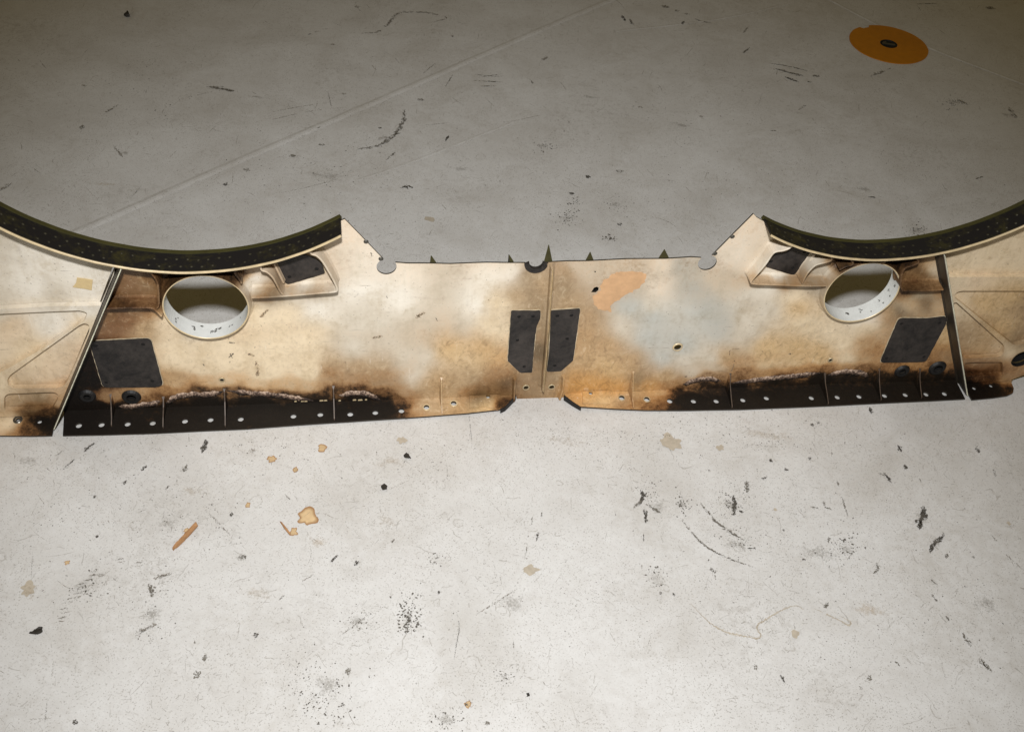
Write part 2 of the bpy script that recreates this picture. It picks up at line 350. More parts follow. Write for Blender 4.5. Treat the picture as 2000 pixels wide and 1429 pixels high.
# ------------------------------------------------------------------ stain lookup (albedo of the heat-stained primer, soot amount)
PAL = dict(W=(233, 227, 215), C=(229, 211, 181), L=(209, 200, 184), G=(186, 187, 181), T=(209, 178, 132), O=(196, 148, 86), P=(226, 204, 174),
           B=(134, 102, 72), D=(92, 66, 46), g=(152, 130, 100), k=(104, 90, 68), H=(234, 226, 212), M=(188, 158, 118), S=(176, 150, 116))
PTS = """60,480,W 150,520,W 200,560,W 60,560,W 160,600,W 20,640,P 100,630,W 60,690,C 100,720,P 150,690,P 170,640,C 120,760,P 30,780,S 80,780,g 60,810,k 20,825,C 40,845,S 0,760,C 0,600,L 10,470,L 100,590,L
265,565,B 235,560,B 290,550,g 240,592,k 215,640,B 190,690,D 205,610,g 250,625,B 285,640,M 320,630,C 330,690,C 335,735,M 350,700,C 400,690,C 450,690,C 470,650,C 500,620,C 560,620,C 540,670,C 620,600,W 600,660,C 700,560,W 720,500,W 690,445,H 700,620,L 800,540,H 790,580,W 760,640,L 830,620,L 820,690,L 880,570,L 870,520,L 900,630,L 950,535,H 1000,530,H 930,590,W 980,590,C 1040,570,g 1030,540,g 1010,580,S 1060,560,S 1045,600,g 880,680,T 940,680,T 960,640,C 970,700,T 985,660,C 970,725,S 700,715,S 650,715,S 690,680,L 600,715,C 520,715,C 740,730,S 800,720,L 860,745,M 840,780,S 900,760,S 890,790,M 940,775,k 950,795,T 990,750,k 1000,765,g 1050,745,g 1055,690,k 1085,740,g 1030,760,g 1050,650,g
500,545,W 520,560,S 600,545,W 620,555,L 570,560,L 530,570,k 610,565,g 335,545,k 450,535,k 390,640,L
1095,560,g 1110,530,S 1130,515,L 1110,590,S 1150,525,L 1200,515,L 1145,620,S 1140,660,M 1150,700,M 1190,720,T 1190,670,M 1230,710,M 1210,640,L 1230,600,G 1280,620,G 1270,660,G 1300,520,H 1285,560,H 1275,590,L 1240,520,L 1350,560,G 1330,520,G 1330,670,G 1290,700,G 1330,710,L 1250,738,g 1300,735,M 1150,755,O 1120,750,O 1180,750,O 1210,755,O 1270,755,O 1180,785,T 1215,785,S 1260,785,M 1400,640,G 1380,600,G 1430,560,L 1420,490,W 1470,440,H 1440,470,W 1400,545,L 1500,600,L 1550,580,C 1560,600,T 1460,640,L 1500,680,T 1560,680,T 1580,630,C 1620,650,C 1420,700,M 1650,680,C 1690,640,C 1600,690,T 1380,700,L 1700,670,M 1730,610,M 1780,600,C 1810,595,k 1760,610,k 1780,705,T 1850,660,T 1855,700,S 1830,600,C 1840,560,S
1520,535,W 1500,545,W 1480,550,L 1590,545,L 1610,520,L 1540,550,g 1490,500,L 1530,480,W 1590,550,k 1640,515,k 1770,510,k 1800,530,k 1790,545,S 1820,520,C 1790,560,k 1690,620,W
1900,510,C 1950,495,C 1990,520,C 1870,540,C 1900,545,P 1980,580,T 1920,590,T 1960,640,T 1880,600,C 1890,650,S 1920,680,M 1950,695,S 1970,690,C 1940,725,B 1915,730,B 1900,740,D 1960,745,M 1975,760,S 1990,660,g 1995,600,S"""
CP = np.array([(float(a), float(b), *lin(PAL[c])) for a, b, c in (s.split(',') for s in PTS.split())])
SO = """178,705,.7 165,740,.85 140,780,1 150,830,1.1 250,828,1.1 350,820,1.1 440,815,1.1 550,810,1.1 640,805,1.1 700,798,1.1 750,795,1 330,795,1 400,788,1 500,788,1.05 600,788,1.05 700,780,.95 745,780,.8
320,775,.55 390,764,.6 440,762,.55 480,766,.55 560,770,.6 610,773,.6 650,768,.55 700,766,.55 745,768,.5 775,778,.5 200,640,.22 230,625,.3 215,690,.35 190,670,.4 330,762,.35 216,772,.28 280,768,.25 300,780,.45 190,795,.9 240,795,.85 300,803,1 265,800,.85
340,748,.15 400,748,.24 440,745,.2 500,752,.22 560,756,.24 600,757,.22 640,735,.26 690,735,.24 690,715,.14 740,748,.2 790,770,.22 790,795,.62 815,797,.2 840,790,.03 860,770,.02 820,750,.03
350,710,0 400,720,.04 430,700,0 520,725,.05 600,725,.05 560,690,0 660,690,.04 740,700,.03 880,720,0 900,740,.05 930,765,.3 1010,755,.26 1045,755,.18 1040,730,.16 1085,755,.16 985,755,.35 990,740,.3 985,790,.6 950,790,.05 1000,600,0 700,600,0 500,600,0 330,650,0 290,640,.08 265,565,.12 240,540,.2 240,597,.4 320,545,.5 455,540,.55 300,700,.15 530,575,.18 525,525,.2 500,555,.02 600,560,0 640,560,.12
1100,740,.08 1150,740,0 1200,730,.1 1200,755,.02 1260,755,0 1290,770,.1 1300,785,.45 1322,785,.85 1345,780,1.05 1420,785,1.1 1500,782,1.1 1600,775,1.1 1700,770,1.1 1800,765,1.1 1870,755,1.1 1325,765,.65 1340,758,.55 1380,752,.75 1440,755,.85 1520,748,.85 1600,740,.9 1660,735,.75 1700,742,.85 1760,748,.95 1840,738,.85 1870,725,.6
1310,755,.25 1340,745,.32 1380,740,.42 1430,738,.4 1460,725,.38 1500,733,.35 1570,726,.38 1610,718,.45 1650,718,.36 1690,720,.45 1300,735,.06 1350,728,.12 1400,722,.14 1450,710,.2 1500,712,.1 1550,708,.1 1600,700,.06 1650,702,.1 1700,702,.25 1690,670,.2 1730,640,.25 1700,640,.1 1740,600,.12 1800,590,.25 1820,610,.25 1710,690,.3 1740,720,.4 1790,715,.35 1800,735,.8 1860,700,.25 1850,650,.12 1860,715,.4 1720,735,.7
1320,700,0 1400,690,0 1500,670,0 1560,660,0 1640,660,0 1660,620,0 1500,600,0 1300,640,0 1540,550,.15 1590,553,.25 1640,520,.5 1770,512,.6 1790,560,.45 1800,530,.3 1830,530,.08 1600,500,.1 1510,530,.05 1500,549,.42 1530,550,.42 1555,550,.4 1580,550,.33 1600,551,.33 1600,530,.03 1500,566,0 1560,566,0 1590,570,0 1520,538,.02 570,566,.28 600,565,.32 630,562,.28 520,574,.35 600,580,0 560,588,0 650,580,0 1775,563,.5 1800,563,.5 1800,578,.1 250,596,.5 280,597,.45 260,612,.25
50,500,0 150,560,0 60,640,0 60,720,0 130,690,0 30,780,.05 80,775,.12 70,800,.35 95,800,.6 90,830,.9 60,838,.5 25,830,.1 110,780,.25 150,640,0
1900,520,0 1950,560,0 1900,620,.02 1940,680,.06 1985,650,.12 1910,710,.22 1900,730,.5 1930,740,.5 1935,760,.95 1900,765,1.1 1965,762,.55 1965,740,.2 1990,610,.1 1890,560,0"""
SP = np.array([tuple(map(float, s.split(','))) for s in SO.split()])
def idw(Q, C, vals, eps, p):
    out = np.zeros((len(Q), vals.shape[1]))
    for s in range(0, len(Q), 4000):
        d2 = ((Q[s:s+4000, None]-C[None])**2).sum(2)+eps*eps; wt = d2**(-p/2); wt /= wt.sum(1, keepdims=True); out[s:s+4000] = wt@vals
    return out
def region_of(P):
    xl = 236+(P[:, 1]-523)*(104-236)/(847-523); xr = 1848+(P[:, 1]-497)*(1893-1848)/(778-497)
    return np.where(P[:, 0] < xl-2, -1, np.where(P[:, 0] > xr+2, 1, 0))
CPR, SPR = region_of(CP), region_of(SP)
def stain(o, reg=0, bright=1.0, no_soot=False):
    CP_, SP_ = CP[CPR == reg], SP[SPR == reg]
    me = o.data; n = len(me.vertices); L = np.empty(n*3); me.vertices.foreach_get('co', L); L = L.reshape(-1, 3)
    Q = pix(L)
    wx = np.array([(noise.noise(Vector((x*.011, y*.015, 0)))*9+noise.noise(Vector((x*.045, y*.05, 3)))*4, noise.noise(Vector((x*.012, y*.02, 9)))*6+noise.noise(Vector((x*.05, y*.06, 5)))*3) for x, y in Q])
    Q2 = Q+wx
    c = np.clip(idw(Q2*[1, 1.2], CP_[:, :2]*[1, 1.2], CP_[:, 2:], 17, 3.4)*bright*1.03, 0, .95); s = idw(Q2*[1, 1.9], SP_[:, :2]*[1, 1.9], SP_[:, 2:], 8, 3.8)
    a = me.attributes.new('stain_colour', 'FLOAT_COLOR', 'POINT'); a.data.foreach_set('color', np.c_[c, np.ones(n)].ravel())
    b = me.attributes.new('soot', 'FLOAT', 'POINT'); b.data.foreach_set('value', (s[:, 0]*(0 if no_soot else 1)).copy())
    return o

# ------------------------------------------------------------------ floor
FL = empty  # (floor itself is one mesh with its marks as parts)
a = world_floor([(0, 0), (2000, 0), (2000, 1429), (0, 1429)])
floor = obj('floor', [(-7, -2.5, 0), (8, -2.5, 0), (8, 11, 0), (-7, 11, 0)], [(0, 1, 2, 3)], 'floor'); tag(floor, 'scuffed off white painted concrete floor', kind='structure')

# ------------------------------------------------------------------ the burnt bulkhead panel
root = empty('bulkhead_panel', tuple(ORG), YAW, 'long heat-stained cream metal bulkhead panel with two arched cut-outs standing on the floor', 'metal panel')
ARC_L, ARC_R, ARC = np.array([-.600, .787]), np.array([.5525, .787]), .4335
FD = .044                                     # depth of the arch flanges
WF = .0015
def arc_pts(c, r, a0, a1, n): return [(c[0]+r*math.cos(t), c[1]+r*math.sin(t)) for t in np.linspace(a0, a1, n)]
def ang(c, p): return math.atan2(p[1]-c[1], p[0]-c[0])
def on_arc(c, u, r): return (u, c[1]-math.sqrt(r*r-(u-c[0])**2))
pl = lambda pts, w=0.: [tuple(x) for x in pan(pts, w)]
# side ribs (slanted): front edges read off the photo
ribLt = pl([(236, 523)], FD)[0]; ribLb = (flo([(104, 847)])[0][0], .004)
ribRt = pl([(1848, 497)], FD)[0]; ribRb = (flo([(1893, 778)])[0][0], .004)
apL, apR = pl([(673, 427)])[0], pl([(1471, 416)])[0]
cutL, cutR = pl([(755, 520)])[0], pl([(1381, 512)])[0]; CUT = .0165
rib_u = lambda a, b, v: a[0]+(b[0]-a[0])*(v-a[1])/(b[1]-a[1])
RW = ARC+.001
# outline, counter-clockwise from the lower left
out = [(rib_u(ribLt, ribLb, .010), .010), (-.052, .010), (-.050, .0), (.040, .0), (.042, .010), (rib_u(ribRt, ribRb, .010), .010)]
uR = rib_u(ribRt, ribRb, .36); pR = on_arc(ARC_R, uR, RW)
out += [pR]
a0, a1 = ang(ARC_R, pR), ang(ARC_R, apR)
a0 = a0 if a0 < 0 else a0-2*math.pi; a1 = a1 if a1 < 0 else a1-2*math.pi
out += arc_pts(ARC_R, RW, a0, a1, 40)[1:-1]+[apR]
# slanted edge to the round relief cut
def relief(c, start_px, end_px, flip):
    s, e = pl([start_px, end_px]); A0, A1 = ang(c, s), ang(c, e)
    if flip:
        while A1 > A0: A1 -= 2*math.pi
    return arc_pts(c, CUT, A0, A1, 22)
topR, topL = (1368, 501.5), (769, 514)
out += relief(cutR, (1389, 500), topR, True)
# torn top edge, with the half-round notch
notch = pl([(1047, 512)])[0]; NR = .0185
edge = [(1350, 501), (1300, 504), (1225, 505.5), (1150, 508), (1105, 509.5), (1078, 510.5)]
for i, p in enumerate(pl(edge)): out.append((p[0], p[1]+rnd.uniform(-.0012, .0012)))
ny = notch[1]
out += [(notch[0]+NR*math.cos(t), ny+NR*math.sin(t)) for t in np.linspace(0, -math.pi, 14)]
for p in pl([(1005, 511.5), (950, 512), (880, 514), (840, 514), (795, 513.5)]): out.append((p[0], p[1]+rnd.uniform(-.001, .001)))
out += relief(cutL, topL, (749, 506), True)
out += [apL]
uL = rib_u(ribLt, ribLb, .36); pL = on_arc(ARC_L, uL, RW)
a0, a1 = ang(ARC_L, apL), ang(ARC_L, pL)
a0 = a0 if a0 < 0 else a0+0; a1 = a1 if a1 < 0 else a1-2*math.pi
out += arc_pts(ARC_L, RW, a0, a1, 40)[1:-1]+[pL]
TUBE_L, TUBE_R, TR = np.array([-.5905, .262]), np.array([.551, .262]), .0715
holes = [circle(TUBE_L, TR-.002, 48), circle(TUBE_R, TR-.002, 48)]
boss = [((171, 771), .0095), ((257, 773), .0115), ((1761, 722.6), .010), ((1830, 716.6), .0125)]
boss = [(pl([p])[0], r) for p, r in boss]
for c, r in boss: holes.append(circle(c, r, 18))
gr1 = pl([(1323, 676)])[0]; holes.append(circle(gr1, .0072, 16))
torn = pl(Z4([(765, 463), (785, 432), (805, 424), (818, 432), (816, 448), (798, 463)])); holes.append(np.array(torn))
ctr = pl([(1027, 754.5), (1077, 753.5)])
for c in ctr: holes.append(circle(c, .005, 14))
edge_rivets = pl([(715, 470.5), (744, 504), (1430, 461), (1396, 494)])
web = prism('web', out, holes, upright(-WF, WF, .0012), ['paint', 'primer', 'edge'], root, step=.0058, back=1, side=2); stain(web)

# arch flanges: sooty inner skins, cream front rims, olive back lips, rivets
def arch(c, u0, u1):
    A0, A1 = ang(c, on_arc(c, u0, ARC)), ang(c, on_arc(c, u1, ARC)); n = 90
    def strip(name, prof, mat, parent, m=n):
        V, Fc = [], []; k = len(prof)
        for i, t in enumerate(np.linspace(A0, A1, m)):
            jit = .0008*noise.noise(Vector((t*9, 2, 0)))
            for r, w in prof: V.append((c[0]+(r+jit)*math.cos(t), -w, c[1]+(r+jit)*math.sin(t)))
        for i in range(m-1):
            for j in range(k): Fc.append((i*k+j, i*k+(j+1) % k, (i+1)*k+(j+1) % k, (i+1)*k+j))
        Fc += [tuple(range(k)), tuple((m-1)*k+j for j in range(k))]
        return obj(name, V, Fc, mat, parent)
    f = strip('arch_flange', [(ARC-.002, -.0025), (ARC-.002, FD-.0035), (ARC+.0012, FD-.0035), (ARC+.0012, -.0025)], 'flange_top', root)
    strip('front_rim', [(ARC-.0014, FD-.0034), (ARC-.0021, FD-.0008), (ARC-.0014, FD), (ARC+.0012, FD), (ARC+.0018, FD-.0008), (ARC+.0012, FD-.0034)], 'cream_edge', f)
    strip('back_lip', [(ARC-.003, -.011), (ARC-.0036, -.0028), (ARC+.003, -.0028), (ARC+.003, -.011)], 'olive', f)
    V, Fc = [], []
    s = 0
    L = abs(A1-A0)*ARC; k = int(L/.0165)
    for i in range(k):
        for row, w0 in ((0, .012), (1, .030)):
            t = A0+(A1-A0)*(i+.5+.5*row)/k+rnd.uniform(-.002, .002)
            if rnd.random() < .12: continue
            r0 = ARC-.0021; w1 = w0+rnd.uniform(-.0015, .0015); base = len(V)
            er = np.array([math.cos(t), 0, math.sin(t)]); et = np.array([-math.sin(t), 0, math.cos(t)]); ew = np.array([0, -1, 0])
            P0 = np.array([c[0], 0, c[1]])
            for a in range(6):
                q = P0+er*r0+et*(.0027*math.cos(a*1.047))+ew*(w1+.0027*math.sin(a*1.047)); V.append(q)
            V.append(P0+er*(r0-.0014)+et*0+ew*w1)
            Fc += [(base+a, base+(a+1) % 6, base+6) for a in range(6)]
    obj('rivet_row', V, Fc, 'rivet', f, kind='stuff')
    return f
arch(ARC_L, pl([(668, 431)])[0][0]-.002, -1.022)
arch(ARC_R, pl([(1492, 430)])[0][0], .972)

# swept ribs standing on the sheet
def rib(name, line, depth, mat='paint', th=.0015, foot=.0045, parent=root, w0=WF, sm=True, k=5, label=None):
    q = smooth_line(line, k) if sm else np.array(line, float)
    d = np.gradient(q, axis=0); d /= np.linalg.norm(d, axis=1)[:, None]+1e-12; nn = np.c_[-d[:, 1], d[:, 0]]
    prof = [(-foot, w0), (-th*1.5, w0+.005), (-th, depth-.0006), (-th*.4, depth), (th*.4, depth), (th, depth-.0006), (th*1.5, w0+.005), (foot, w0)]
    m = len(prof); V, Fc = [], []
    for p, nv in zip(q, nn):
        for o_, w_ in prof: V.append((p[0]+nv[0]*o_, -w_, p[1]+nv[1]*o_))
    for i in range(len(q)-1):
        for j in range(m): Fc.append((i*m+j, i*m+(j+1) % m, (i+1)*m+(j+1) % m, (i+1)*m+j))
    Fc += [tuple(range(m)), tuple((len(q)-1)*m+j for j in range(m))]
    o = obj(name, V, Fc, mat, parent, label=label)
    if mat == 'paint': stain(o)
    return o
PD = .030                                    # depth of the pocket ribs
pr = lambda pts: pan(pts, PD)
pocket_ribs = [
    Z2([(905, 566), (1000, 563), (1150, 553), (1300, 540), (1400, 532), (1424, 520), (1412, 480), (1372, 405), (1335, 345), (1300, 312), (1268, 300), (1255, 268)]),
    Z2([(958, 372), (968, 400), (1000, 412), (1035, 445), (1062, 495), (1080, 530), (1098, 548)]),
    Z2([(800, 398), (808, 425), (832, 455), (842, 478)]),
    Z2([(20, 632), (150, 628), (290, 628), (330, 650), (358, 678)]),
    Z1([(890, 432), (915, 460), (935, 500), (940, 560), (940, 630), (925, 650)]),
    Z5([(1215, 516), (1100, 517), (1000, 514), (860, 508), (770, 505), (738, 494), (760, 462), (830, 380), (882, 308), (945, 292), (985, 275), (1000, 243)]),
    Z5([(1252, 330), (1246, 356), (1210, 368), (1150, 385), (1110, 420), (1085, 455), (1063, 502)]),
    Z5([(1372, 345), (1385, 380), (1340, 395), (1300, 415)]),
    Z6([(640, 385), (644, 412), (600, 432), (560, 447), (538, 490), (532, 560), (545, 592)]),
    Z6([(545, 592), (620, 592), (720, 590), (806, 586)]),
    Z6([(440, 388), (425, 410), (405, 418)]),
]
for P in pocket_ribs: rib('pocket_rib', pr(P), PD)
# central splice rib
cr = pan([(1078, 524), (1074, 580), (1069, 650), (1063, 720), (1060, 762)], .018)
crq = smooth_line([(p[0], max(.003, p[1])) for p in cr], 6)
cro = rib('centre_rib', crq, .021, th=.0014, foot=.009, sm=False)
rib('edge_highlight', crq+np.array([.0006, 0]), .0224, 'cream_edge', th=.0006, foot=.0006, parent=cro, w0=.0205, sm=False)  # cream strip painting a highlight line on the rib's front
# slanted end ribs
def end_rib(t, b, u_off):
    q = np.array([(t[0]+(b[0]-t[0])*s, t[1]-.004+(b[1]-t[1]+.006)*s) for s in np.linspace(0, 1, 26)])
    o = rib('end_rib', q, FD-.004, th=.002, foot=.006, sm=False, mat='edge')
    e = rib('edge_highlight', q+np.array([u_off, 0]), FD-.0022, 'bright_edge', th=.0006, foot=.0006, parent=o, w0=FD-.0046, sm=False)  # thin pale strip, a highlight painted along the rib edge
    return o
end_rib(ribLt, ribLb, -.0008); end_rib(ribRt, ribRb, -.0006)

# tubes through the sheet
def tube(c):
    V, Fc = [], []; n = 64
    prof = [(TR-.0045, -.014), (TR-.0045, .0215), (TR-.0038, .0224), (TR-.0025, .0224), (TR-.0018, .0215), (TR+.0015, .006), (TR+.006, WF), (TR-.002, WF-.0008), (TR-.002, -.014)]
    m = len(prof)
    for i in range(n):
        a = 2*math.pi*i/n
        for r, w_ in prof: V.append((c[0]+r*math.cos(a), -w_, c[1]+r*math.sin(a)))
    mi = []
    for i in range(n):
        for j in range(m):
            Fc.append((i*m+j, i*m+(j+1) % m, ((i+1) % n)*m+(j+1) % m, ((i+1) % n)*m+j)); mi.append(1 if j == 0 else (2 if j in (1, 2) else 0))
    o = obj('tube_ring', V, Fc, ['paint', 'white_tube', 'cream_edge'], root, mi, smooth=False); stain(o); return o
tubes = [tube(TUBE_L), tube(TUBE_R)]
# grime smears inside the tubes (thin scabs on the lower inner wall)
for c, t, angs in ((TUBE_L, tubes[0], (-2.5, -2.0, -1.85, -1.55, -1.45, -1.35, -1.05, -.75)), (TUBE_R, tubes[1], (-.25, .05, -.9, -1.2, -1.6, -.6))):
    for A in angs:
        V, Fc = [], []
        for q in range(rnd.randint(1, 3)):
            aa = A+rnd.uniform(-.05, .05); ww = rnd.uniform(-.006, .012); s = rnd.uniform(.001, .0024); r0 = TR-.0047; b0 = len(V); kk = 6
            for i in range(kk):
                ph = i*2*math.pi/kk; rr = s*rnd.uniform(.5, 1.2); a2 = aa+rr*math.cos(ph)/r0*rnd.choice((1, 2))
                V.append((c[0]+r0*math.cos(a2), -(ww+rr*math.sin(ph)*rnd.uniform(1, 2.6)), c[1]+r0*math.sin(a2)))
            Fc.append(tuple(range(b0, b0+kk)))
        obj('grime_scab', V, Fc, 'scuff_dark', t)

# ------------------------------------------------------------------ bottom flange (lies on the floor in front of the sheet)
FT = .0032
def flange_map(lift=0.):
    def f(p, s):
        z = .0108-.135*np.clip(p[:, 1], 0, .06)+lift
        z = z+np.array([.0007*noise.noise(Vector((a*14, b*14, 2))) for a, b in p])
        return np.c_[p[:, 0], -p[:, 1], np.maximum(z-(1-s)*FT, .0006)]
    return f
def fl_outline(px): return [tuple(x) for x in flo(px, .006)]
HR = .0054
hL = [(153.6, 830), (198, 828.5), (249, 827), (298, 825), (361, 821.6), (411, 819), (470, 817.5), (573, 812), (625.5, 809), (684, 808), (733, 805.5), (784, 802), (833, 796.6), (886, 789.6), (953, 779)]
hR = [(1153, 772), (1214, 778.7), (1263, 781), (1308, 783), (1354.5, 783), (1399, 782.7), (1451, 780.5), (1497, 777), (1585, 776), (1635.6, 774.7), (1678, 773.5), (1728, 771.6), (1768.5, 770), (1809, 769), (1845, 768)]
front = [(122, 848), (200, 846.5), (300, 843.5), (400, 838.5), (480, 835), (560, 829), (650, 823), (740, 818), (830, 812), (915, 806), (975, 799.5), (986, 795), (1006, 775)]
fo = fl_outline(front); fo = [(-.872+.006, .0016)] + fo + [(-.0525, .0016)]
# keep the flange's rear edge against the sheet, and its left edge along the slit
fo[0] = (flo([(122, 806)], .0105)[0][0]+.002, .0016)
flL = prism('bottom_flange', fo, [circle(c, HR, 14) for c in flo(hL, .0065)], flange_map(), ['paint', 'paint', 'edge'], root, step=.0065, side=2); stain(flL)
front = [(1101, 775), (1133, 794), (1200, 797.5), (1260, 799.5), (1350, 799), (1450, 797), (1540, 793.5), (1640, 789), (1740, 784), (1820, 780.5), (1886, 777)]
fo = [(.0425, .0016)]+fl_outline(front)+[(flo([(1866, 741)], .0105)[0][0], .0016)]
flR = prism('bottom_flange', fo, [circle(c, HR, 14) for c in flo(hR, .0065)], flange_map(), ['paint', 'paint', 'edge'], root, step=.0065, side=2); stain(flR)
# raised joggle pads
for P, par in ((Z3([(852, 1118), (940, 1098), (1030, 1085), (1046, 1195), (1035, 1240), (950, 1225), (862, 1236)]), flL), (Z4([(685, 1095), (780, 1098), (872, 1100), (900, 1250), (800, 1248), (705, 1246)]), flR)):
    q = [tuple((x[0], max(.004, x[1]))) for x in flo(P, .009)]
    hh = [c for c in flo([(953, 779), (1153, 772)], .0085)]
    hs = [circle(c, .0044, 12) for c in hh if inside(np.array([c]), q)[0]]
    stain(prism('joggle_pad', q, hs, lambda p, s: flange_map(.0001+.0058*s)(p, 1.0), 'paint', par, step=.007))
# black folded lips either side of the centre notch
for P in ([(977, 799), (986, 795), (1007, 774)], [(1101, 774), (1118, 785.5), (1134, 794.5)]):
    q = np.array([flo([p], .006)[0] for p in P]); V, Fc = [], []
    sgn = 1
    for u_, w_ in q:
        z1 = .0108-.135*max(0, w_)
        for dz, dw in ((.0004, .001), (z1+.0016, .001), (z1+.0016, .0042), (.0004, .0052)): V.append((u_, -(w_+dw), dz))
    for i in range(2):
        for j in range(4): Fc.append((i*4+j, i*4+(j+1) % 4, (i+1)*4+(j+1) % 4, (i+1)*4+j))
    Fc += [(0, 1, 2, 3), (8, 9, 10, 11)]
    obj('notch_lip', V, Fc, 'black', root)
# collars round some flange holes
def collar(c, r, wdt, mat, parent, lvl=None, hgt=.0014):
    V, Fc = [], []; n = 20
    for i in range(n):
        a = 2*math.pi*i/n; cs, sn = math.cos(a), math.sin(a)
        for rr, h in ((r, 0), (r, hgt), (r+wdt*.6, hgt), (r+wdt, 0)):
            if lvl is None: V.append((c[0]+rr*cs, -(WF+.0009+h), c[1]+rr*sn))
            else:
                w_ = c[1]+rr*sn; V.append((c[0]+rr*cs, -w_, .0114-.135*w_+h+.0002))
    for i in range(n):
        for j in range(4): Fc.append((i*4+j, i*4+(j+1) % 4, ((i+1) % n)*4+(j+1) % 4, ((i+1) % n)*4+j))
    return obj('hole_collar', V, Fc, mat, parent)
for c in flo([(833, 796.6), (886, 789.6)], .0065): collar(c, HR, .0022, 'cream_edge', flL, 1, .0008)
for c in flo([(1214, 778.7), (1263, 781)], .0065): collar(c, HR, .0016, 'collar', flR, 1, .0008)
collar(gr1, .0072, .0028, 'cream_edge', web)
for c in ctr: collar(c, .005, .002, 'collar', web)
for c, r in boss: collar(c, r-.003, .0085, 'black', web, hgt=.004)
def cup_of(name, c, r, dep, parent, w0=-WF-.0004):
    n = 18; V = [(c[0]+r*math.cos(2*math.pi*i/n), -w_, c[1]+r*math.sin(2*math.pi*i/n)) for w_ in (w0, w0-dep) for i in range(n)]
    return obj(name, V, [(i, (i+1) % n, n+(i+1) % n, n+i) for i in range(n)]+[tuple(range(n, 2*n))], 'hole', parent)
# cups behind the bosses, coloured black for the shade inside
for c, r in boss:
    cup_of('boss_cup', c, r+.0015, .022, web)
cup_of('torn_hole_dark_cup', np.mean(torn, axis=0), .016, .02, web)  # cup added so the torn hole shows black instead of lit floor
# rivets of the sheet and of the slanted edges
def dome(name, c, r, h, mat, parent, w0=WF+.0006):
    V = [(c[0]+r*math.cos(i*.5236), -w0, c[1]+r*math.sin(i*.5236)) for i in range(12)]+[(c[0]+.6*r*math.cos(i*.5236), -(w0+h), c[1]+.6*r*math.sin(i*.5236)) for i in range(12)]
    Fc = [(i, (i+1) % 12, 12+(i+1) % 12, 12+i) for i in range(12)]+[tuple(range(12, 24)), tuple(range(11, -1, -1))]
    return obj(name, V, Fc, mat, parent)
for c in edge_rivets: dome('edge_rivet', c, .0042, .0012, 'steel', web)
for c in pl([(433.5, 739.5), (1621, 701)]):
    collar(c, .0036, .0022, 'collar', web); dome('rivet', c, .0036, .0008, 'hole', web)
dome('rivet', pl([(1162, 529)])[0], .0014, .0006, 'hole', web)

# gussets between sheet and flange
gus = [((216, 768), .040), ((319, 773), .048), ((438, 757), .050), ((651, 752), .044), ((862, 735), .041), ((1237, 723), .043), ((1426, 727), .050), ((1611, 727), .050), ((1717, 719), .046), ((1796, 718), .044)]
gus_small = [((1005, 735), .006), ((1100, 731), .006)]
for p, dw in gus:
    u_, v_ = pl([p])[0]; t = .0011; V, Fc = [], []
    prof = [(.0015, .0098), (.0015, v_), (.006, v_-.004), (.016, v_*.52+.006), (dw*.7, .018), (dw, .0108-.135*dw+.0045), (dw, .0108-.135*dw), (.02, .0082)]
    for sx in (-1, 1):
        for w_, z_ in prof: V.append((u_+sx*(t*.8+(.0016 if w_ < .004 else 0)), -w_, z_))
    m = len(prof); Fc = [tuple(range(m)), tuple(range(2*m-1, m-1, -1))]+[(j, (j+1) % m, m+(j+1) % m, m+j) for j in range(m)]
    mi = [0, 0]+[1]*m
    burnt = p[0] < 800 or p[0] > 1300
    o = obj('gusset', V, Fc, ['paint', 'gusset_edge' if burnt else 'paint'], root, mi); stain(o)
for p, dw in gus_small:
    u_, v_ = pl([p])[0]; rib('gusset', [(u_, v_), (u_+.001, v_*.5), (u_+(.002 if p[0] < 1050 else -.002), .003)], .012, th=.0016, foot=.004)

# blistered char ridges on the bend
for P in (Z2([(385, 1205), (430, 1172), (520, 1152), (640, 1150), (735, 1132)]), Z2([(752, 1127), (900, 1142), (1050, 1154), (1150, 1168), (1280, 1188)]), Z2([(1432, 1157), (1530, 1142), (1620, 1152), (1690, 1186)]),
          Z5([(305, 1140), (380, 1113), (470, 1103), (548, 1118)]), Z5([(620, 1130), (800, 1107), (1000, 1087), (1175, 1066)]), Z5([(1225, 1082), (1330, 1058), (1440, 1067), (1482, 1088)]), Z2([(95, 1225), (180, 1222), (300, 1205), (350, 1190)])):
    q = smooth_line(pan(P, .003), 14); V, Fc = [], []; n = len(q); m = 7
    for i, (u_, v_) in enumerate(q):
        en = min(1, 6*min(i, n-1-i)/n+.12)
        for j in range(m):
            a = math.pi*j/(m-1); nz = 1+.55*noise.noise(Vector((u_*160, v_*160, j*.9)))
            V.append((u_, -(WF+.0004+0.0030*en*math.sin(a)*nz), v_-.001+.0062*en*math.cos(a)*nz+.0016*noise.noise(Vector((u_*70, 5, 0)))))
    Fc = [(i*m+j, i*m+j+1, (i+1)*m+j+1, (i+1)*m+j) for i in range(n-1) for j in range(m-1)]
    o = obj('char_ridge', V, Fc, 'crust', web, smooth=True); at_ = o.data.attributes.new('top_lightness', 'FLOAT', 'POINT'); at_.data.foreach_set('value', [(.5+.5*math.cos(math.pi*j/(m-1)))*min(1, 5*min(i, n-1-i)/n+.2) for i in range(n) for j in range(m)])  # light top and dark underside, shade put into the colour
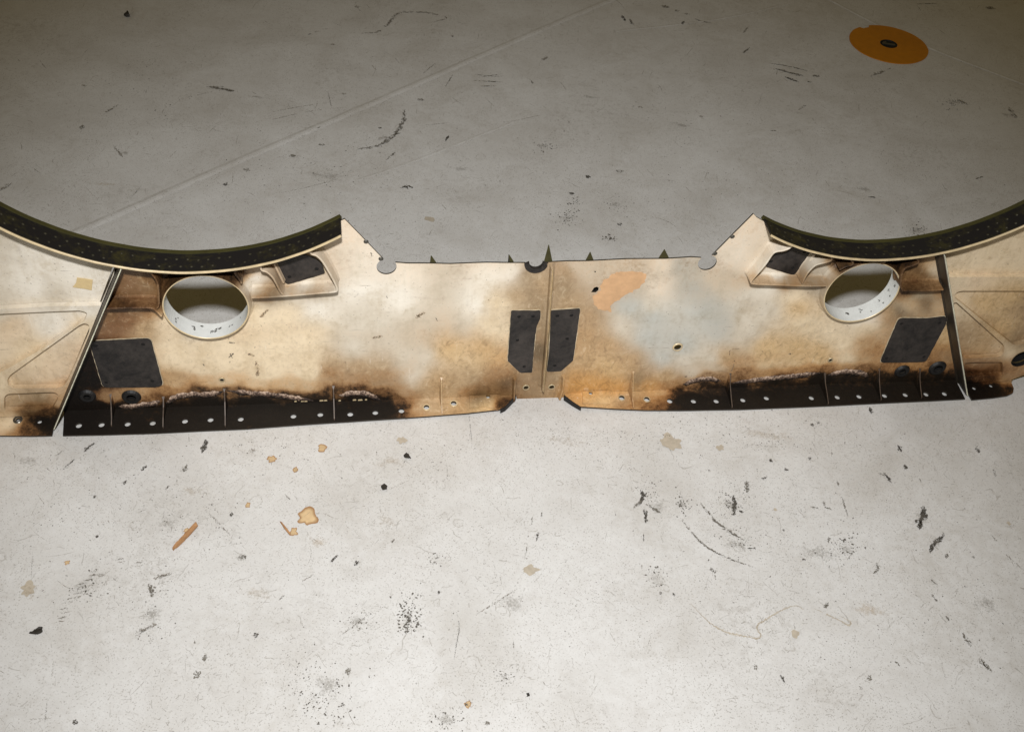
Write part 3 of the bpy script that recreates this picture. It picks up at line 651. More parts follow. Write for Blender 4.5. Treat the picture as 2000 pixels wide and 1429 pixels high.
# small chips where the black has flaked to bright metal
for x, y in Z2([(1172, 1194), (1215, 1193), (1235, 1193), (1330, 1190), (1355, 1189), (1440, 1190), (1530, 1186), (1565, 1186), (1600, 1184), (200, 1245), (165, 1247)]):
    u_, v_ = pan([(x, y)], .004)[0]; s = rnd.uniform(.0015, .0045)
    prism('bare_fleck', round_poly([(u_-s, v_-.0011), (u_+s, v_-.0008), (u_+s*.8, v_+.0012), (u_-s*.9, v_+.0009)], .0006, 2), [], upright(WF+.0008, WF+.0022), 'cream_edge', web)

# bonded black pads and their bolt holes
def bond_pad(px, bolts, thick=.0024, br=.0034, r=.006, parent=root, rough=.0008):
    q = round_poly(pl(px, thick), r, 5); q = resample(q, .006)
    q = np.array([(a+rough*noise.noise(Vector((a*240, b*240, 0))), b+rough*noise.noise(Vector((a*240, b*240, 7)))) for a, b in q])
    bh = pl(bolts, thick)
    o = prism('bond_pad', q, [circle(c, br, 10) for c in bh], upright(WF+.0006, WF+.0006+thick), 'pad', parent)
    ct_ = q.mean(0); dq = q-ct_; q2 = q+dq/np.linalg.norm(dq, axis=1)[:, None]*.0016
    q2 = np.array([(a+.0009*noise.noise(Vector((a*300, b*300, 3))), b+.0009*noise.noise(Vector((a*300, b*300, 8)))) for a, b in q2])
    prism('sealant_edge', q2, [circle(c, br*.9, 10) for c in bh], upright(WF+.0002, WF+.0012), 'sealant', o)
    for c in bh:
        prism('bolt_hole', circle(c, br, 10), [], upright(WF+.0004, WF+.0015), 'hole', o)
    return o
bond_pad(Z1([(530, 838), (895, 820), (968, 1092), (940, 1108), (612, 1110)]), Z1([(570, 862), (850, 853), (905, 1072), (632, 1080)]), r=.009)
bond_pad(Z6([(515, 766), (700, 768), (827, 752), (822, 800), (690, 1048), (392, 1053)]), Z6([(532, 800), (780, 795), (435, 1024), (678, 1015)]), r=.009)
bond_pad(Z4([(208, 593), (414, 592), (410, 645), (384, 702), (372, 800), (354, 1022), (268, 1022), (184, 942)]), Z4([(262, 632), (360, 630), (252, 796), (298, 980)]), r=.003)
bond_pad(Z4([(486, 592), (690, 578), (640, 938), (555, 1012), (455, 1016), (472, 890), (481, 700)]), Z4([(530, 626), (628, 623), (598, 786), (512, 973)]), r=.003)
bond_pad(Z2([(1050, 345), (1110, 320), (1232, 298), (1290, 318), (1332, 352), (1352, 412), (1128, 478), (1105, 466)]), Z2([(1135, 433), (1300, 385)]), r=.003)
bond_pad(Z5([(828, 388), (888, 306), (955, 298), (1012, 262), (1100, 285), (1118, 312), (1012, 438), (985, 436)]), Z5([(862, 355), (1000, 395), (1075, 292)]), r=.003)
# pale stiffener strips beside the pocket pads
rib('pocket_stiffener', pan(Z2([(1042, 352), (1068, 405), (1100, 470)]), .010), .013, th=.0016, foot=.004)
rib('pocket_stiffener', pan(Z5([(1135, 312), (1092, 375), (1040, 452)]), .010), .013, th=.0022, foot=.006)
# half-round grommet in the top notch
V, Fc = [], []
for i, t in enumerate(np.linspace(.05, -math.pi-.05, 16)):
    for rr, w_ in ((.0118, -.003), (.0118, .0042), (.0205, .0042), (.0205, .0028)): V.append((notch[0]+rr*math.cos(t), -w_, min(ny+rr*math.sin(t), ny+.001)))
Fc = [(i*4+j, i*4+(j+1) % 4, i*4+4+(j+1) % 4, i*4+4+j) for i in range(15) for j in range(4)]+[(0, 1, 2, 3), (60, 61, 62, 63)]
obj('notch_grommet', V, Fc, 'pad', root)
# bare tan patch where the grey coat has flaked
q = pl(Z4([(785, 482), (824, 458), (824, 424), (852, 382), (905, 342), (960, 322), (1040, 317), (1110, 325), (1145, 335), (1148, 365), (1140, 390), (1118, 405), (1100, 430), (1065, 440), (1055, 462), (1020, 472), (985, 488), (962, 515), (925, 528), (900, 555), (905, 600), (880, 585), (850, 588), (810, 575), (785, 545), (775, 510)]))
q = resample(q, .0035); q = np.array([(a+.0034*noise.noise(Vector((a*170, b*170, 0))), b+.0034*noise.noise(Vector((a*170, b*170, 7)))) for a, b in q])
keep = np.array(torn)
prism('flaked_patch', q, [keep] if inside(keep.mean(0)[None], q)[0] and inside(keep, q).all() else [], upright(WF+.0002, WF+.0009), 'bare', web)

def web_scuff(px, wpx, mat):
    q = resample(smooth_line(pan(px, .003), 5), .0011, False); V, Fc = [], []
    for i, p in enumerate(q):
        if noise.noise(Vector((p[0]*120, p[1]*120, 1))) > .25: continue
        s_ = wpx*.0011*rnd.uniform(.2, .5); b0 = len(V)
        for k in range(6):
            f = rnd.uniform(.5, 1.1)*s_; V.append((p[0]+f*math.cos(k*1.047)+rnd.gauss(0, .15)*wpx*.001, -(WF+.0016+i*1e-6), p[1]+f*math.sin(k*1.047)))
        Fc.append(tuple(range(b0, b0+6)))
    if Fc: obj('web_scuff', V, Fc, mat, web)
for P, wd, mt in ((Z2([(768, 925), (795, 902)]), 3, 'scuff_dark'), (Z2([(775, 905), (790, 930)]), 3, 'scuff_dark'), (Z2([(772, 835), (798, 838)]), 4, 'scuff_dark'), (Z2([(888, 905), (918, 915)]), 6, 'web_grime'), (Z2([(930, 950), (940, 1000), (942, 1040)]), 7, 'web_grime'), (Z2([(610, 965), (618, 975)]), 3, 'scuff_dark'), (Z2([(1240, 1100), (1250, 1108)]), 4, 'scuff_dark'), (Z2([(960, 680), (1000, 640)]), 6, 'web_grime'),
                  (Z3([(262, 292), (270, 310)]), 3, 'scuff_dark'), (Z3([(120, 315), (140, 316)]), 2, 'scuff_dark'), (Z3([(522, 470), (532, 480)]), 2.4, 'scuff_dark'), (Z3([(358, 555), (366, 578)]), 2, 'scuff_dark'), (Z3([(655, 685), (666, 705)]), 2, 'scuff_dark'), (Z3([(970, 580), (1010, 552), (1040, 555)]), 2, 'web_grime'), (Z3([(540, 680), (580, 655)]), 8, 'web_grime'), (Z3([(280, 805), (320, 798)]), 7, 'web_grime'),
                  (Z5([(600, 955), (608, 920), (660, 912)]), 3, 'web_grime'), (Z5([(632, 985), (628, 1015), (608, 1060)]), 4, 'web_grime'), (Z5([(980, 945), (990, 945)]), 4, 'scuff_dark'), (Z5([(1040, 802), (1052, 804)]), 2, 'scuff_dark'), (Z5([(320, 1088), (328, 1088)]), 3, 'scuff_dark'), (Z5([(352, 1083), (360, 1083)]), 3, 'scuff_dark'), (Z5([(805, 925), (812, 930)]), 3, 'web_grime')):
    web_scuff(P, wd, mt)

# triangular stiffeners behind the sheet, tips showing over the top edge
for xb, wpx, xt, yt, yb in ((846, 12, 842, 497, 513), (1000, 7, 994, 495, 511), (1071, 16, 1072, 476, 510), (1152, 15, 1153, 490, 508), (1297, 20, 1298, 485, 504)):
    b0 = pl([(xb-wpx/2, yb), (xb+wpx/2, yb)]); vt = (b0[0][1]+b0[1][1])/2-.0005
    d = rays([(xt, yt)])[0]; s = (vt-CAM_H)/d[2]; X = CAM+d*s-ORG; ut, wt = X@E1, X@EB
    V = []
    for z in (vt, .03):
        V += [(b0[0][0], WF+.0004, z), (b0[1][0], WF+.0004, z), (ut+.0005, wt, z-.002*(z > .1)), (ut-.0005, wt, z-.002*(z > .1))]
    obj('back_stiffener', V, [(0, 1, 2, 3), (7, 6, 5, 4), (0, 4, 5, 1), (1, 5, 6, 2), (2, 6, 7, 3), (3, 7, 4, 0)], ['fin'], root)

# ------------------------------------------------------------------ end bays beyond the slanted ribs
def bay(side):
    L = side < 0
    t, b, c = (ribLt, ribLb, ARC_L) if L else (ribRt, ribRb, ARC_R)
    uo = -1.09 if L else 1.04
    top_u = -1.02 if L else .97
    arcp = [on_arc(c, u_, RW) for u_ in np.linspace(rib_u(t, b, .35), top_u, 30)]
    lowv = .010
    if L: o_ = [(rib_u(t, b, lowv), lowv)]+arcp+[(uo, arcp[-1][1]), (uo, lowv)]
    else:
        e = pl([(1972, 741), (2000, 731)]); o_ = [(rib_u(t, b, lowv), lowv)]+arcp+[(uo, arcp[-1][1]), (uo, .045), (e[1][0], e[1][1]), (e[0][0], e[0][1]), (e[0][0]-.004, lowv)]
    hs = []
    if not L:
        hs.append(circle(pl([(1996, 701)])[0], .0215, 24))
    web_ = prism('end_web', o_, hs, upright(-WF, WF, .0008), ['paint', 'primer', 'edge'], root, step=.007, back=1, side=2); stain(web_, side)
    # proud frame with sunk pockets
    if L:
        fr = pl([(222, 537), (231, 528)], .0125); ridge = pl([(196, 597), (100, 598), (0, 604), (-90, 612)], .0125)
        fo = [(rib_u(t, b, .012)-.002, .012)]+[(rib_u(t, b, v)-.003, v) for v in (.1, .2, .3)]+[(rib_u(t, b, fr[1][1])-.004, fr[1][1]), fr[0]]+ridge+[(uo+.003, ridge[-1][1]), (uo+.003, .012)]
        pk = [[(-70, 618), (0, 613), (82, 609), (156, 606), (171, 611), (166, 626), (99, 672), (0, 728), (-70, 768)],
              Z1([(42, 1070), (60, 1040), (470, 745), (500, 732), (528, 742), (532, 765), (525, 800), (402, 1075), (375, 1108), (340, 1117), (80, 1119), (48, 1102)]),
              Z1([(25, 1170), (45, 1152), (320, 1141), (346, 1155), (345, 1180), (312, 1240), (180, 1250), (40, 1252), (25, 1240)])]
    else:
        ridge = pl([(2080, 540), (2000, 541), (1930, 541), (1868, 541)], .0125)
        fo = [(rib_u(t, b, .012)+.002, .012), (pl([(1968, 745)])[0][0], .012)]+pl([(1974, 742), (2000, 732)], .0125)+[(uo-.003, .047)]+[(uo-.003, ridge[0][1])]+ridge+[(rib_u(t, b, ridge[-1][1])+.003, ridge[-1][1])]
        pk = [[(1864, 578), (1868, 571), (1878, 568), (1960, 568), (2050, 568), (2050, 655), (2005, 668), (1984, 675), (1975, 670), (1866, 583)],
              Z6([(866, 672), (890, 664), (1195, 938), (1204, 960), (1195, 1000), (1170, 1020), (940, 1030), (925, 1010)]),
              Z6([(942, 1060), (1000, 1054), (1185, 1052), (1191, 1066), (1190, 1140), (1100, 1140), (962, 1140)])]
    ph = [round_poly(pl(p, .0125), .004, 3) for p in pk]
    if not L: ph.append(circle(pl([(1996, 701)], .0125)[0], .0215, 24))
    fo = np.array(fo)
    f_ = prism('pocket_frame', fo, ph, upright(WF+.0009, .0125), 'paint', web_, step=.007); stain(f_, side)
    if not L:
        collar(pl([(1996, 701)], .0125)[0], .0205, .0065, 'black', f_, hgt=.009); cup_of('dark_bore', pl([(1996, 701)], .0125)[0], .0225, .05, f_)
    # bottom flange of the bay
    if L:
        px = [(-95, 847), (0, 848.5), (60, 849), (101, 848)]; q = [(-1.04, .0016)]+fl_outline(px)+[(rib_u(t, b, .01)-.004, .0016)]
        hl = [(35, 820), (77, 822.5)]
    else:
        px = [(1899, 778.5), (1940, 775), (1968, 771), (1979, 766), (1980, 759), (1973, 746)]; q = [(rib_u(t, b, .01)+.004, .0016)]+fl_outline(px)+[(flo([(1972, 743)], .01)[0][0], .0016)]
        hl = [(1903, 757), (1935.6, 752.7)]
    hl_ = flo(hl, .008)
    s_ = prism('bottom_flange', q, [circle(c_, .0042, 12) for c_ in hl_], flange_map(), ['paint', 'paint', 'edge'], web_, step=.007, side=2); stain(s_, side)
    if L: collar(hl_[0], .0042, .004, 'steel', s_, 1, .0012)
    return web_
bay(-1); bay(1)

# masking tape on the left bay
q = pl(Z1([(432, 516), (452, 492), (458, 460), (505, 466), (551, 474), (548, 505), (545, 535), (500, 526), (455, 520)]), .002)
o = prism('masking_tape', q, [], upright(WF+.0011, WF+.0017), 'tape', None); o.location = tuple(ORG); o.rotation_euler = (0, 0, YAW)
tag(o, 'torn piece of tan masking tape stuck on the white end of the panel', 'tape')

# ------------------------------------------------------------------ floor seams, marks and bits
def fpt(p, z=0.): return world_floor([p], z)[0]
def seam(name, px, width, hgt):
    q = smooth_line([fpt(p)[:2] for p in px], 10); V, Fc = [], []
    d = np.gradient(q, axis=0); d /= np.linalg.norm(d, axis=1)[:, None]; nn = np.c_[-d[:, 1], d[:, 0]]
    for i, (p, nv) in enumerate(zip(q, nn)):
        p = p+nv*.0018*noise.noise(Vector((i*.35, 1, 0)))
        h = hgt*(1+.5*noise.noise(Vector((i*.5, 9, 0))))
        for o_, z in ((-width, .0003), (-width*.3, h*.9), (width*.25, h), (width, .0003)): V.append((*(p+nv*o_), z))
    Fc = [(i*4+j, i*4+j+1, i*4+4+j+1, i*4+4+j) for i in range(len(q)-1) for j in range(3)]
    return obj(name, V, Fc, 'floor', floor)
seam('floor_seam', [(-60, 545), (60, 492), (180, 440), (330, 374), (480, 308), (650, 235), (800, 170), (960, 100), (1170, 10), (1330, -58)], .012, .0018)
seam('floor_seam', [(1480, -70), (1620, 0), (1720, 52), (1830, 100), (2000, 165), (2120, 212)], .007, .0016)
seam('floor_seam', [(700, 352), (800, 318), (890, 283), (1000, 240)], .005, .0007)
seam('floor_seam', [(1200, 62), (1400, 38), (1540, 8)], .005, .0008)

lvl = [0]
def blob(V, Fc, c, rx, ry, rot, z, k=7, jag=.45):
    b0 = len(V)
    for i in range(k):
        a = 2*math.pi*i/k; f = 1-jag*rnd.random(); x, y = rx*f*math.cos(a), ry*f*math.sin(a)
        V.append((c[0]+x*math.cos(rot)-y*math.sin(rot), c[1]+x*math.sin(rot)+y*math.cos(rot), z))
    Fc.append(tuple(range(b0, b0+k)))
def px_scale(p): return np.linalg.norm(fpt(p)-CAM)/F_PX      # metres per photo pixel there
def nextz(): lvl[0] = (lvl[0]+1) % 9; return .0005+.00012*lvl[0]
def scuff(px, wpx, mat='scuff', dens=1.0, name='scuff_mark'):
    q = np.array([fpt(p)[:2] for p in px]); mpp = px_scale(px[0]); w_ = wpx*mpp
    q = resample(smooth_line(q, 6), max(.0012, w_*.22), False) if len(q) > 1 else q
    V, Fc = [], []; n = len(q); z = nextz()
    d = np.gradient(q, axis=0) if n > 1 else np.array([[1., 0]])
    for i, p in enumerate(q):
        e = .35+.65*min(1, 4*min(i, n-1-i)/max(1, n)+.1)
        if noise.noise(Vector((p[0]*45, p[1]*45, 3.3))) > .22+.4*(dens-.6): continue
        rot = math.atan2(d[i][1], d[i][0])
        for _ in range(2):
            off = rnd.gauss(0, .22)*w_*e; nx, ny_ = -math.sin(rot), math.cos(rot); s = w_*e*rnd.uniform(.12, .36)
            blob(V, Fc, (p[0]+nx*off, p[1]+ny_*off), s*1.7, s, rot+rnd.uniform(-.4, .4), z+len(Fc)*1e-7)
    if Fc: return obj(name, V, Fc, mat, floor)
def stainmark(c, rx, ry, mat, name='floor_stain', rim=None):
    p = fpt(c)[:2]; m = px_scale(c); V, Fc = [], []; z = nextz(); n = 34
    rim_ = []
    A = [(p[0]+rx*m*r*math.cos(t), p[1]+ry*m*1.45*r*math.sin(t)) for t, r in ((2*math.pi*i/n, .78+.5*noise.noise(Vector((math.cos(2*math.pi*i/n)*1.6+c[0], math.sin(2*math.pi*i/n)*1.6+c[1], 0)))+.1*rnd.random()) for i in range(n))]
    V = [(p[0]+(a[0]-p[0])*k, p[1]+(a[1]-p[1])*k, z) for k in (.02, .45, .75, 1.) for a in A]
    Fc = [(k*n+i, k*n+(i+1) % n, (k+1)*n+(i+1) % n, (k+1)*n+i) for k in range(3) for i in range(n)]
    o = obj(name, V, Fc, mat, floor)
    at_ = o.data.attributes.new('rim', 'FLOAT', 'POINT'); at_.data.foreach_set('value', [k for k in (.0, .45, .75, 1.) for _ in range(n)])
    return o
def cluster(c, rx, ry, n, smin=1., smax=3.4, mat='scuff', name='speck_cluster'):
    m = px_scale(c); V, Fc = [], []; z = nextz()
    for i in range(n):
        x, y = c[0]+rnd.gauss(0, .5)*rx, c[1]+rnd.gauss(0, .5)*ry; p = fpt((x, y)); s = .5*m*(smin+(smax-smin)*rnd.random()**2.2)
        blob(V, Fc, p[:2], s*rnd.uniform(.8, 1.9), s, rnd.uniform(0, 3.14), z+i*1e-7, 6)
    return obj(name, V, Fc, mat, floor, kind='stuff')
D_, N_, P_ = 'scuff_dark', 'scuff', 'scuff_pale'
for px, wd, mt in [
    ([(405, 170), (430, 173), (465, 181)], 9, N_), ([(790, 215), (788, 235), (778, 255), (760, 272), (735, 286), (698, 292)], 9, N_), ([(928, 146), (955, 149), (980, 150)], 3, N_), ([(925, 158), (978, 161)], 4, N_), ([(935, 152), (982, 145)], 2.5, N_), ([(940, 169), (968, 169)], 3, N_),
    ([(784, 368), (792, 365), (797, 370)], 5, D_), ([(797, 363), (806, 368)], 5, D_), ([(772, 298), (755, 312)], 6, N_), ([(876, 265), (870, 276)], 5, D_), ([(700, 66), (740, 62), (765, 40), (780, 26), (830, 25), (872, 35), (848, 44)], 7, P_), ([(525, 221), (580, 210), (640, 201)], 2.5, P_), ([(520, 237), (600, 219), (670, 211)], 2.5, P_),
    ([(602, 68), (607, 67)], 3, N_), ([(614, 64), (622, 62)], 3, N_), ([(630, 58), (640, 57)], 3, N_), ([(200, 225), (232, 205)], 5, P_), ([(0, 372), (22, 358)], 8, P_), ([(350, 195), (420, 178)], 3, P_), ([(222, 285), (240, 308)], 5, P_), ([(640, 178), (648, 212)], 2, N_), ([(820, 150), (850, 124)], 3, P_), ([(870, 170), (884, 147)], 2.5, N_), ([(255, 388), (275, 365)], 2, N_), ([(62, 328), (80, 340)], 2, N_), ([(330, 310), (345, 295)], 2, P_), ([(545, 378), (600, 366), (660, 350)], 2.5, P_), ([(820, 246), (880, 240)], 2.5, P_),
    ([(1502, 124), (1540, 130), (1577, 139)], 4, N_), ([(1515, 135), (1540, 142), (1570, 149)], 7, N_), ([(1533, 151), (1560, 161)], 6, D_), ([(1586, 148), (1600, 150)], 7, N_), ([(1578, 161), (1584, 161)], 6, N_), ([(1560, 168), (1573, 174)], 4, N_), ([(1518, 138), (1516, 150)], 2, P_),
    ([(1358, 37), (1370, 42), (1390, 46)], 4, N_), ([(1215, 31), (1220, 42)], 6, D_), ([(1230, 38), (1237, 50)], 6, N_), ([(1332, 48), (1336, 42)], 5, D_), ([(1452, 65), (1462, 52)], 4, P_), ([(1448, 107), (1464, 94)], 4, N_), ([(1700, 150), (1740, 134)], 7, P_), ([(1790, 8), (1830, 8)], 3, N_), ([(1070, 110), (1052, 122)], 8, P_), ([(1035, 155), (1042, 165)], 3, N_), ([(1560, 215), (1575, 205)], 5, P_), ([(1905, 350), (1920, 345)], 4, N_), ([(1695, 385), (1710, 386)], 4, D_), ([(1870, 195), (1890, 205)], 9, P_), ([(1970, 210), (1985, 232)], 10, P_), ([(1505, 256), (1516, 256)], 3, N_), ([(990, 240), (1060, 225)], 2, P_),
    ([(165, 883), (174, 874), (184, 866)], 6, D_), ([(122, 918), (133, 908), (147, 896)], 4, D_), ([(395, 884), (400, 870), (401, 859)], 9, D_), ([(357, 923), (366, 908)], 6, N_), ([(276, 919), (286, 909)], 6, D_), ([(323, 957), (331, 948)], 5, N_), ([(108, 892), (122, 880)], 3, N_), ([(565, 945), (575, 938)], 2, N_), ([(556, 965), (570, 980)], 3, N_), ([(545, 1172), (556, 1162)], 4, N_), ([(645, 1097), (660, 1084)], 6, D_), ([(692, 1103), (700, 1096)], 8, D_), ([(400, 996), (425, 1020), (450, 1045)], 5, P_), ([(64, 1078), (61, 1128)], 2, N_), ([(92, 1370), (88, 1412)], 2.5, N_), ([(105, 1290), (98, 1340)], 2, P_), ([(50, 1405), (105, 1402)], 2, P_), ([(380, 1250), (382, 1268)], 3, N_), ([(366, 1198), (368, 1212)], 4, N_), ([(590, 1135), (615, 1120)], 4, P_), ([(480, 1268), (510, 1283), (555, 1285)], 2, P_), ([(232, 1400), (235, 1429)], 2, P_), ([(262, 1238), (290, 1225), (318, 1212)], 7, P_), ([(265, 1245), (285, 1230)], 6, N_), ([(290, 1140), (298, 1165)], 9, N_), ([(300, 1130), (335, 1120)], 8, P_), ([(470, 1083), (480, 1090)], 8, N_),
    ([(1051, 1040), (1047, 1057)], 5, D_), ([(1040, 1008), (1038, 1026)], 3, N_), ([(1030, 1062), (1025, 1092)], 3, N_), ([(1058, 1000), (1058, 1010)], 4, N_), ([(1252, 955), (1255, 972), (1250, 985)], 9, D_), ([(1258, 995), (1261, 1008), (1261, 1022)], 7, D_), ([(1257, 1042), (1257, 1057)], 3, D_), ([(1238, 992), (1252, 978)], 6, N_), ([(1262, 985), (1290, 1002)], 7, N_), ([(1255, 1090), (1252, 1116)], 3, P_), ([(892, 1195), (897, 1225), (892, 1255), (887, 1287)], 2.5, D_), ([(976, 1123), (980, 1142)], 2.5, N_), ([(1003, 1250), (1003, 1268)], 2.5, N_), ([(916, 810), (919, 840), (922, 872)], 1.8, D_), ([(872, 905), (874, 925)], 2, N_), ([(765, 1060), (770, 1053)], 5, N_), ([(680, 955), (715, 925)], 2, P_), ([(755, 958), (800, 938)], 2, P_), ([(1150, 1365), (1170, 1330)], 2, P_), ([(1260, 1275), (1272, 1240)], 2, P_), ([(1028, 1370), (1028, 1385)], 2, N_), ([(930, 1200), (1010, 1150)], 4, P_), ([(660, 1245), (720, 1200)], 3, N_),
    ([(1325, 1008), (1345, 1032), (1370, 1060), (1400, 1080), (1435, 1095), (1470, 1107)], 5, N_), ([(1367, 982), (1395, 1015), (1430, 1042), (1457, 1056)], 7, N_), ([(1432, 968), (1435, 985), (1433, 1006)], 8, D_), ([(1458, 940), (1459, 962)], 11, N_), ([(1485, 938), (1498, 931)], 5, D_), ([(1445, 997), (1450, 1000)], 8, D_), ([(1645, 973), (1650, 990), (1656, 1009)], 4, N_), ([(1608, 978), (1613, 990), (1624, 995)], 5, N_), ([(1585, 990), (1598, 992)], 5, N_), ([(1712, 1098), (1714, 1112), (1704, 1120)], 5, N_), ([(1803, 990), (1804, 1005), (1797, 1018), (1796, 1033)], 13, D_), ([(1842, 1040), (1838, 1052), (1822, 1064), (1816, 1080)], 8, D_), ([(1726, 924), (1734, 934), (1740, 943)], 6, D_), ([(1698, 796), (1703, 808)], 7, D_), ([(1753, 870), (1760, 882)], 7, D_), ([(1940, 917), (1945, 930)], 5, N_), ([(1620, 1045), (1618, 1060)], 4, N_), ([(1635, 940), (1638, 950)], 4, N_), ([(1460, 1071), (1476, 1070)], 4, D_), ([(1795, 935), (1800, 943)], 3, N_), ([(1880, 1237), (1888, 1250), (1896, 1262)], 7, N_), ([(1915, 1287), (1924, 1300), (1935, 1310)], 9, N_), ([(1818, 1131), (1830, 1142)], 5, N_), ([(1820, 1160), (1832, 1175)], 5, N_), ([(1848, 1203), (1854, 1212)], 5, N_), ([(1525, 1318), (1532, 1332)], 6, D_), ([(1678, 1340), (1684, 1345)], 5, N_), ([(1748, 1291), (1757, 1300)], 5, N_), ([(1728, 930), (1716, 924)], 4, N_), ([(1846, 1090), (1850, 1082)], 6, N_), ([(1930, 1040), (1950, 1060)], 3, P_), ([(1960, 1080), (2000, 1115)], 3, P_), ([(1388, 1110), (1396, 1118)], 10, N_), ([(1396, 1122), (1398, 1132)], 3, N_),
    ([(1610, 1186), (1617, 1176)], 7, N_), ([(1640, 1110), (1665, 1080)], 3, P_)]:
    scuff(px, wd, mt, 1.15 if mt != P_ else .75)
scuff([(1350, 1180), (1385, 1215), (1420, 1235), (1460, 1243), (1478, 1247), (1486, 1240), (1478, 1224), (1495, 1210), (1530, 1190), (1555, 1183), (1568, 1190)], 4, 'beige_stain', 1.6, 'dried_water_line')
scuff([(1590, 1188), (1640, 1212), (1658, 1221), (1660, 1214), (1640, 1203)], 3.2, 'beige_stain', 1.4, 'dried_water_line')
for c, rx, ry, mt in [((629, 875), 11, 7, 'rust_stain'), ((531, 897), 10, 8, 'rust_stain'), ((577, 918), 6, 5, 'rust_stain'), ((600, 1009), 21, 18, 'rust_stain'), ((484, 987), 6, 5, 'rust_stain'), ((573, 1039), 9, 7, 'rust_stain'), ((364, 1036), 6, 4, 'rust_stain'), ((785, 860), 11, 8, 'beige_stain'), ((1036, 1113), 17, 9, 'beige_stain'), ((1312, 865), 24, 16, 'beige_stain'), ((1406, 875), 9, 6, 'beige_stain'), ((1553, 1237), 10, 7, 'beige_stain'), ((56, 1150), 16, 12, 'beige_stain'), ((132, 1098), 5, 4, 'rust_stain'), ((840, 428), 13, 7, 'beige_stain'), ((1514, 995), 4, 3, 'beige_stain'), ((1970, 1022), 4, 3, 'beige_stain'),
                      ((572, 305), 7, 4, N_), ((628, 283), 6, 3.5, N_), ((822, 196), 7, 4, N_), ((620, 249), 8, 4, N_), ((481, 332), 7, 4, N_), ((440, 360), 5, 4, D_), ((590, 265), 6, 4, P_), ((160, 249), 6, 4, N_), ((164, 168), 6, 3, P_), ((1300, 14), 8, 4, N_), ((1322, 22), 5, 3, N_), ((1340, 28), 4, 3, N_), ((1935, 17), 8, 4, N_), ((1210, 438), 6, 4, D_), ((1148, 345), 6, 4, D_), ((1116, 378), 6, 3, D_), ((1210, 335), 9, 4, N_), ((697, 14), 6, 3, P_), ((883, 72), 4, 2.5, N_), ((672, 184), 5, 3, P_), ((650, 88), 5, 2.5, P_), ((742, 251), 3.5, 2, D_), ((1370, 228), 5, 3, P_), ((1250, 210), 6, 3, P_),
                      ((1768, 912), 5, 5, D_), ((1909, 879), 5, 5, D_), ((1505, 900), 4, 3, D_), ((1581, 895), 3.5, 2.5, D_), ((1586, 830), 4, 3, D_), ((1598, 826), 4, 2.5, D_), ((1530, 1036), 2.5, 2, D_), ((1475, 1302), 5, 4, N_), ((1698, 1324), 5, 5, N_), ((1316, 1160), 3, 3, D_), ((1569, 1093), 5, 2, D_), ((1902, 1088), 4, 2, N_), ((1385, 920), 3, 2, D_), ((1535, 917), 4, 3, D_), ((147, 1410), 5, 4, D_), ((500, 1240), 6, 4, D_), ((400, 1285), 5, 5, N_), ((385, 1317), 8, 7, N_), ((295, 1250), 5, 5, P_), ((452, 1005), 4, 4, D_), ((185, 970), 3, 3, D_), ((190, 1047), 3, 3, D_), ((952, 1412), 5, 4, N_), ((1290, 1158), 3, 3, D_), ((857, 1157), 3, 3, D_), ((680, 1310), 6, 6, N_), ((493, 881), 7, 5, P_), ((244, 942), 3.5, 4, D_)]:
    stainmark(c, rx, ry, mt)
for a_ in [((800, 1195), 30, 48, 130, 1, 5), ((795, 1215), 16, 22, 60, 2, 6), ((698, 1212), 42, 26, 70, 1, 4), ((848, 1092), 16, 14, 30, 1, 4), ((1280, 1125), 26, 26, 55, 1, 4), ((1332, 985), 22, 22, 70, 1, 4.5), ((1430, 975), 46, 40, 120, 1, 4), ((1440, 1055), 70, 40, 120, 1, 3.5), ((1650, 1070), 55, 32, 120, 1, 4.5), ((1540, 1000), 200, 140, 200, .8, 2.6), ((870, 1405), 40, 26, 90, 1, 4), ((985, 1320), 22, 20, 40, 1, 3.5), ((640, 1370), 70, 50, 150, 1, 4.5), ((590, 1300), 60, 60, 90, 1, 3.5),
           ((1190, 465), 16, 8, 26, 2, 6), ((1110, 425), 26, 20, 110, 1, 4), ((1120, 395), 14, 9, 40, 1, 3.5), ((1065, 285), 24, 14, 60, 1, 3.5), ((1200, 400), 30, 24, 60, 1, 3), ((1860, 200), 30, 16, 50, 1, 3.5), ((1790, 450), 28, 16, 70, 1, 3.5), ((310, 190), 120, 90, 120, .8, 2.6), ((650, 330), 240, 110, 200, .8, 2.8), ((1400, 300), 420, 160, 300, .8, 2.6), ((200, 1000), 240, 150, 260, .8, 2.8), ((400, 1010), 120, 60, 110, 1, 3), ((170, 1140), 60, 46, 60, 1, 4), ((300, 1190), 40, 70, 60, 1, 4), ((1000, 1100), 380, 180, 300, .8, 2.6), ((1000, 890), 500, 60, 240, .8, 2.8), ((1300, 850), 300, 30, 140, .8, 3), ((1600, 850), 350, 50, 160, .8, 3), ((1500, 872), 80, 10, 60, 1, 2.6), ((1800, 1150), 240, 220, 260, .8, 2.8), ((1270, 960), 18, 30, 60, 1, 3.5), ((1110, 840), 90, 16, 70, .8, 2.4), ((500, 880), 160, 40, 90, .8, 3), ((1630, 1230), 300, 160, 160, .8, 2.4)]:
    cluster(*a_, mat='speck')
# tread print: rows of small outlined lugs
for c in [(160, 1140), (176, 1136), (150, 1160), (166, 1152), (195, 1121), (182, 1118), (140, 1170), (128, 1188), (120, 1209), (235, 1095), (268, 1098)]:
    for k in range(2):
        x, y = c[0]+rnd.uniform(-3, 3), c[1]+rnd.uniform(-3, 3)
        scuff([(x-8, y+k*7), (x+9, y-3+k*7)], 3.5, P_ if k else N_, .9)
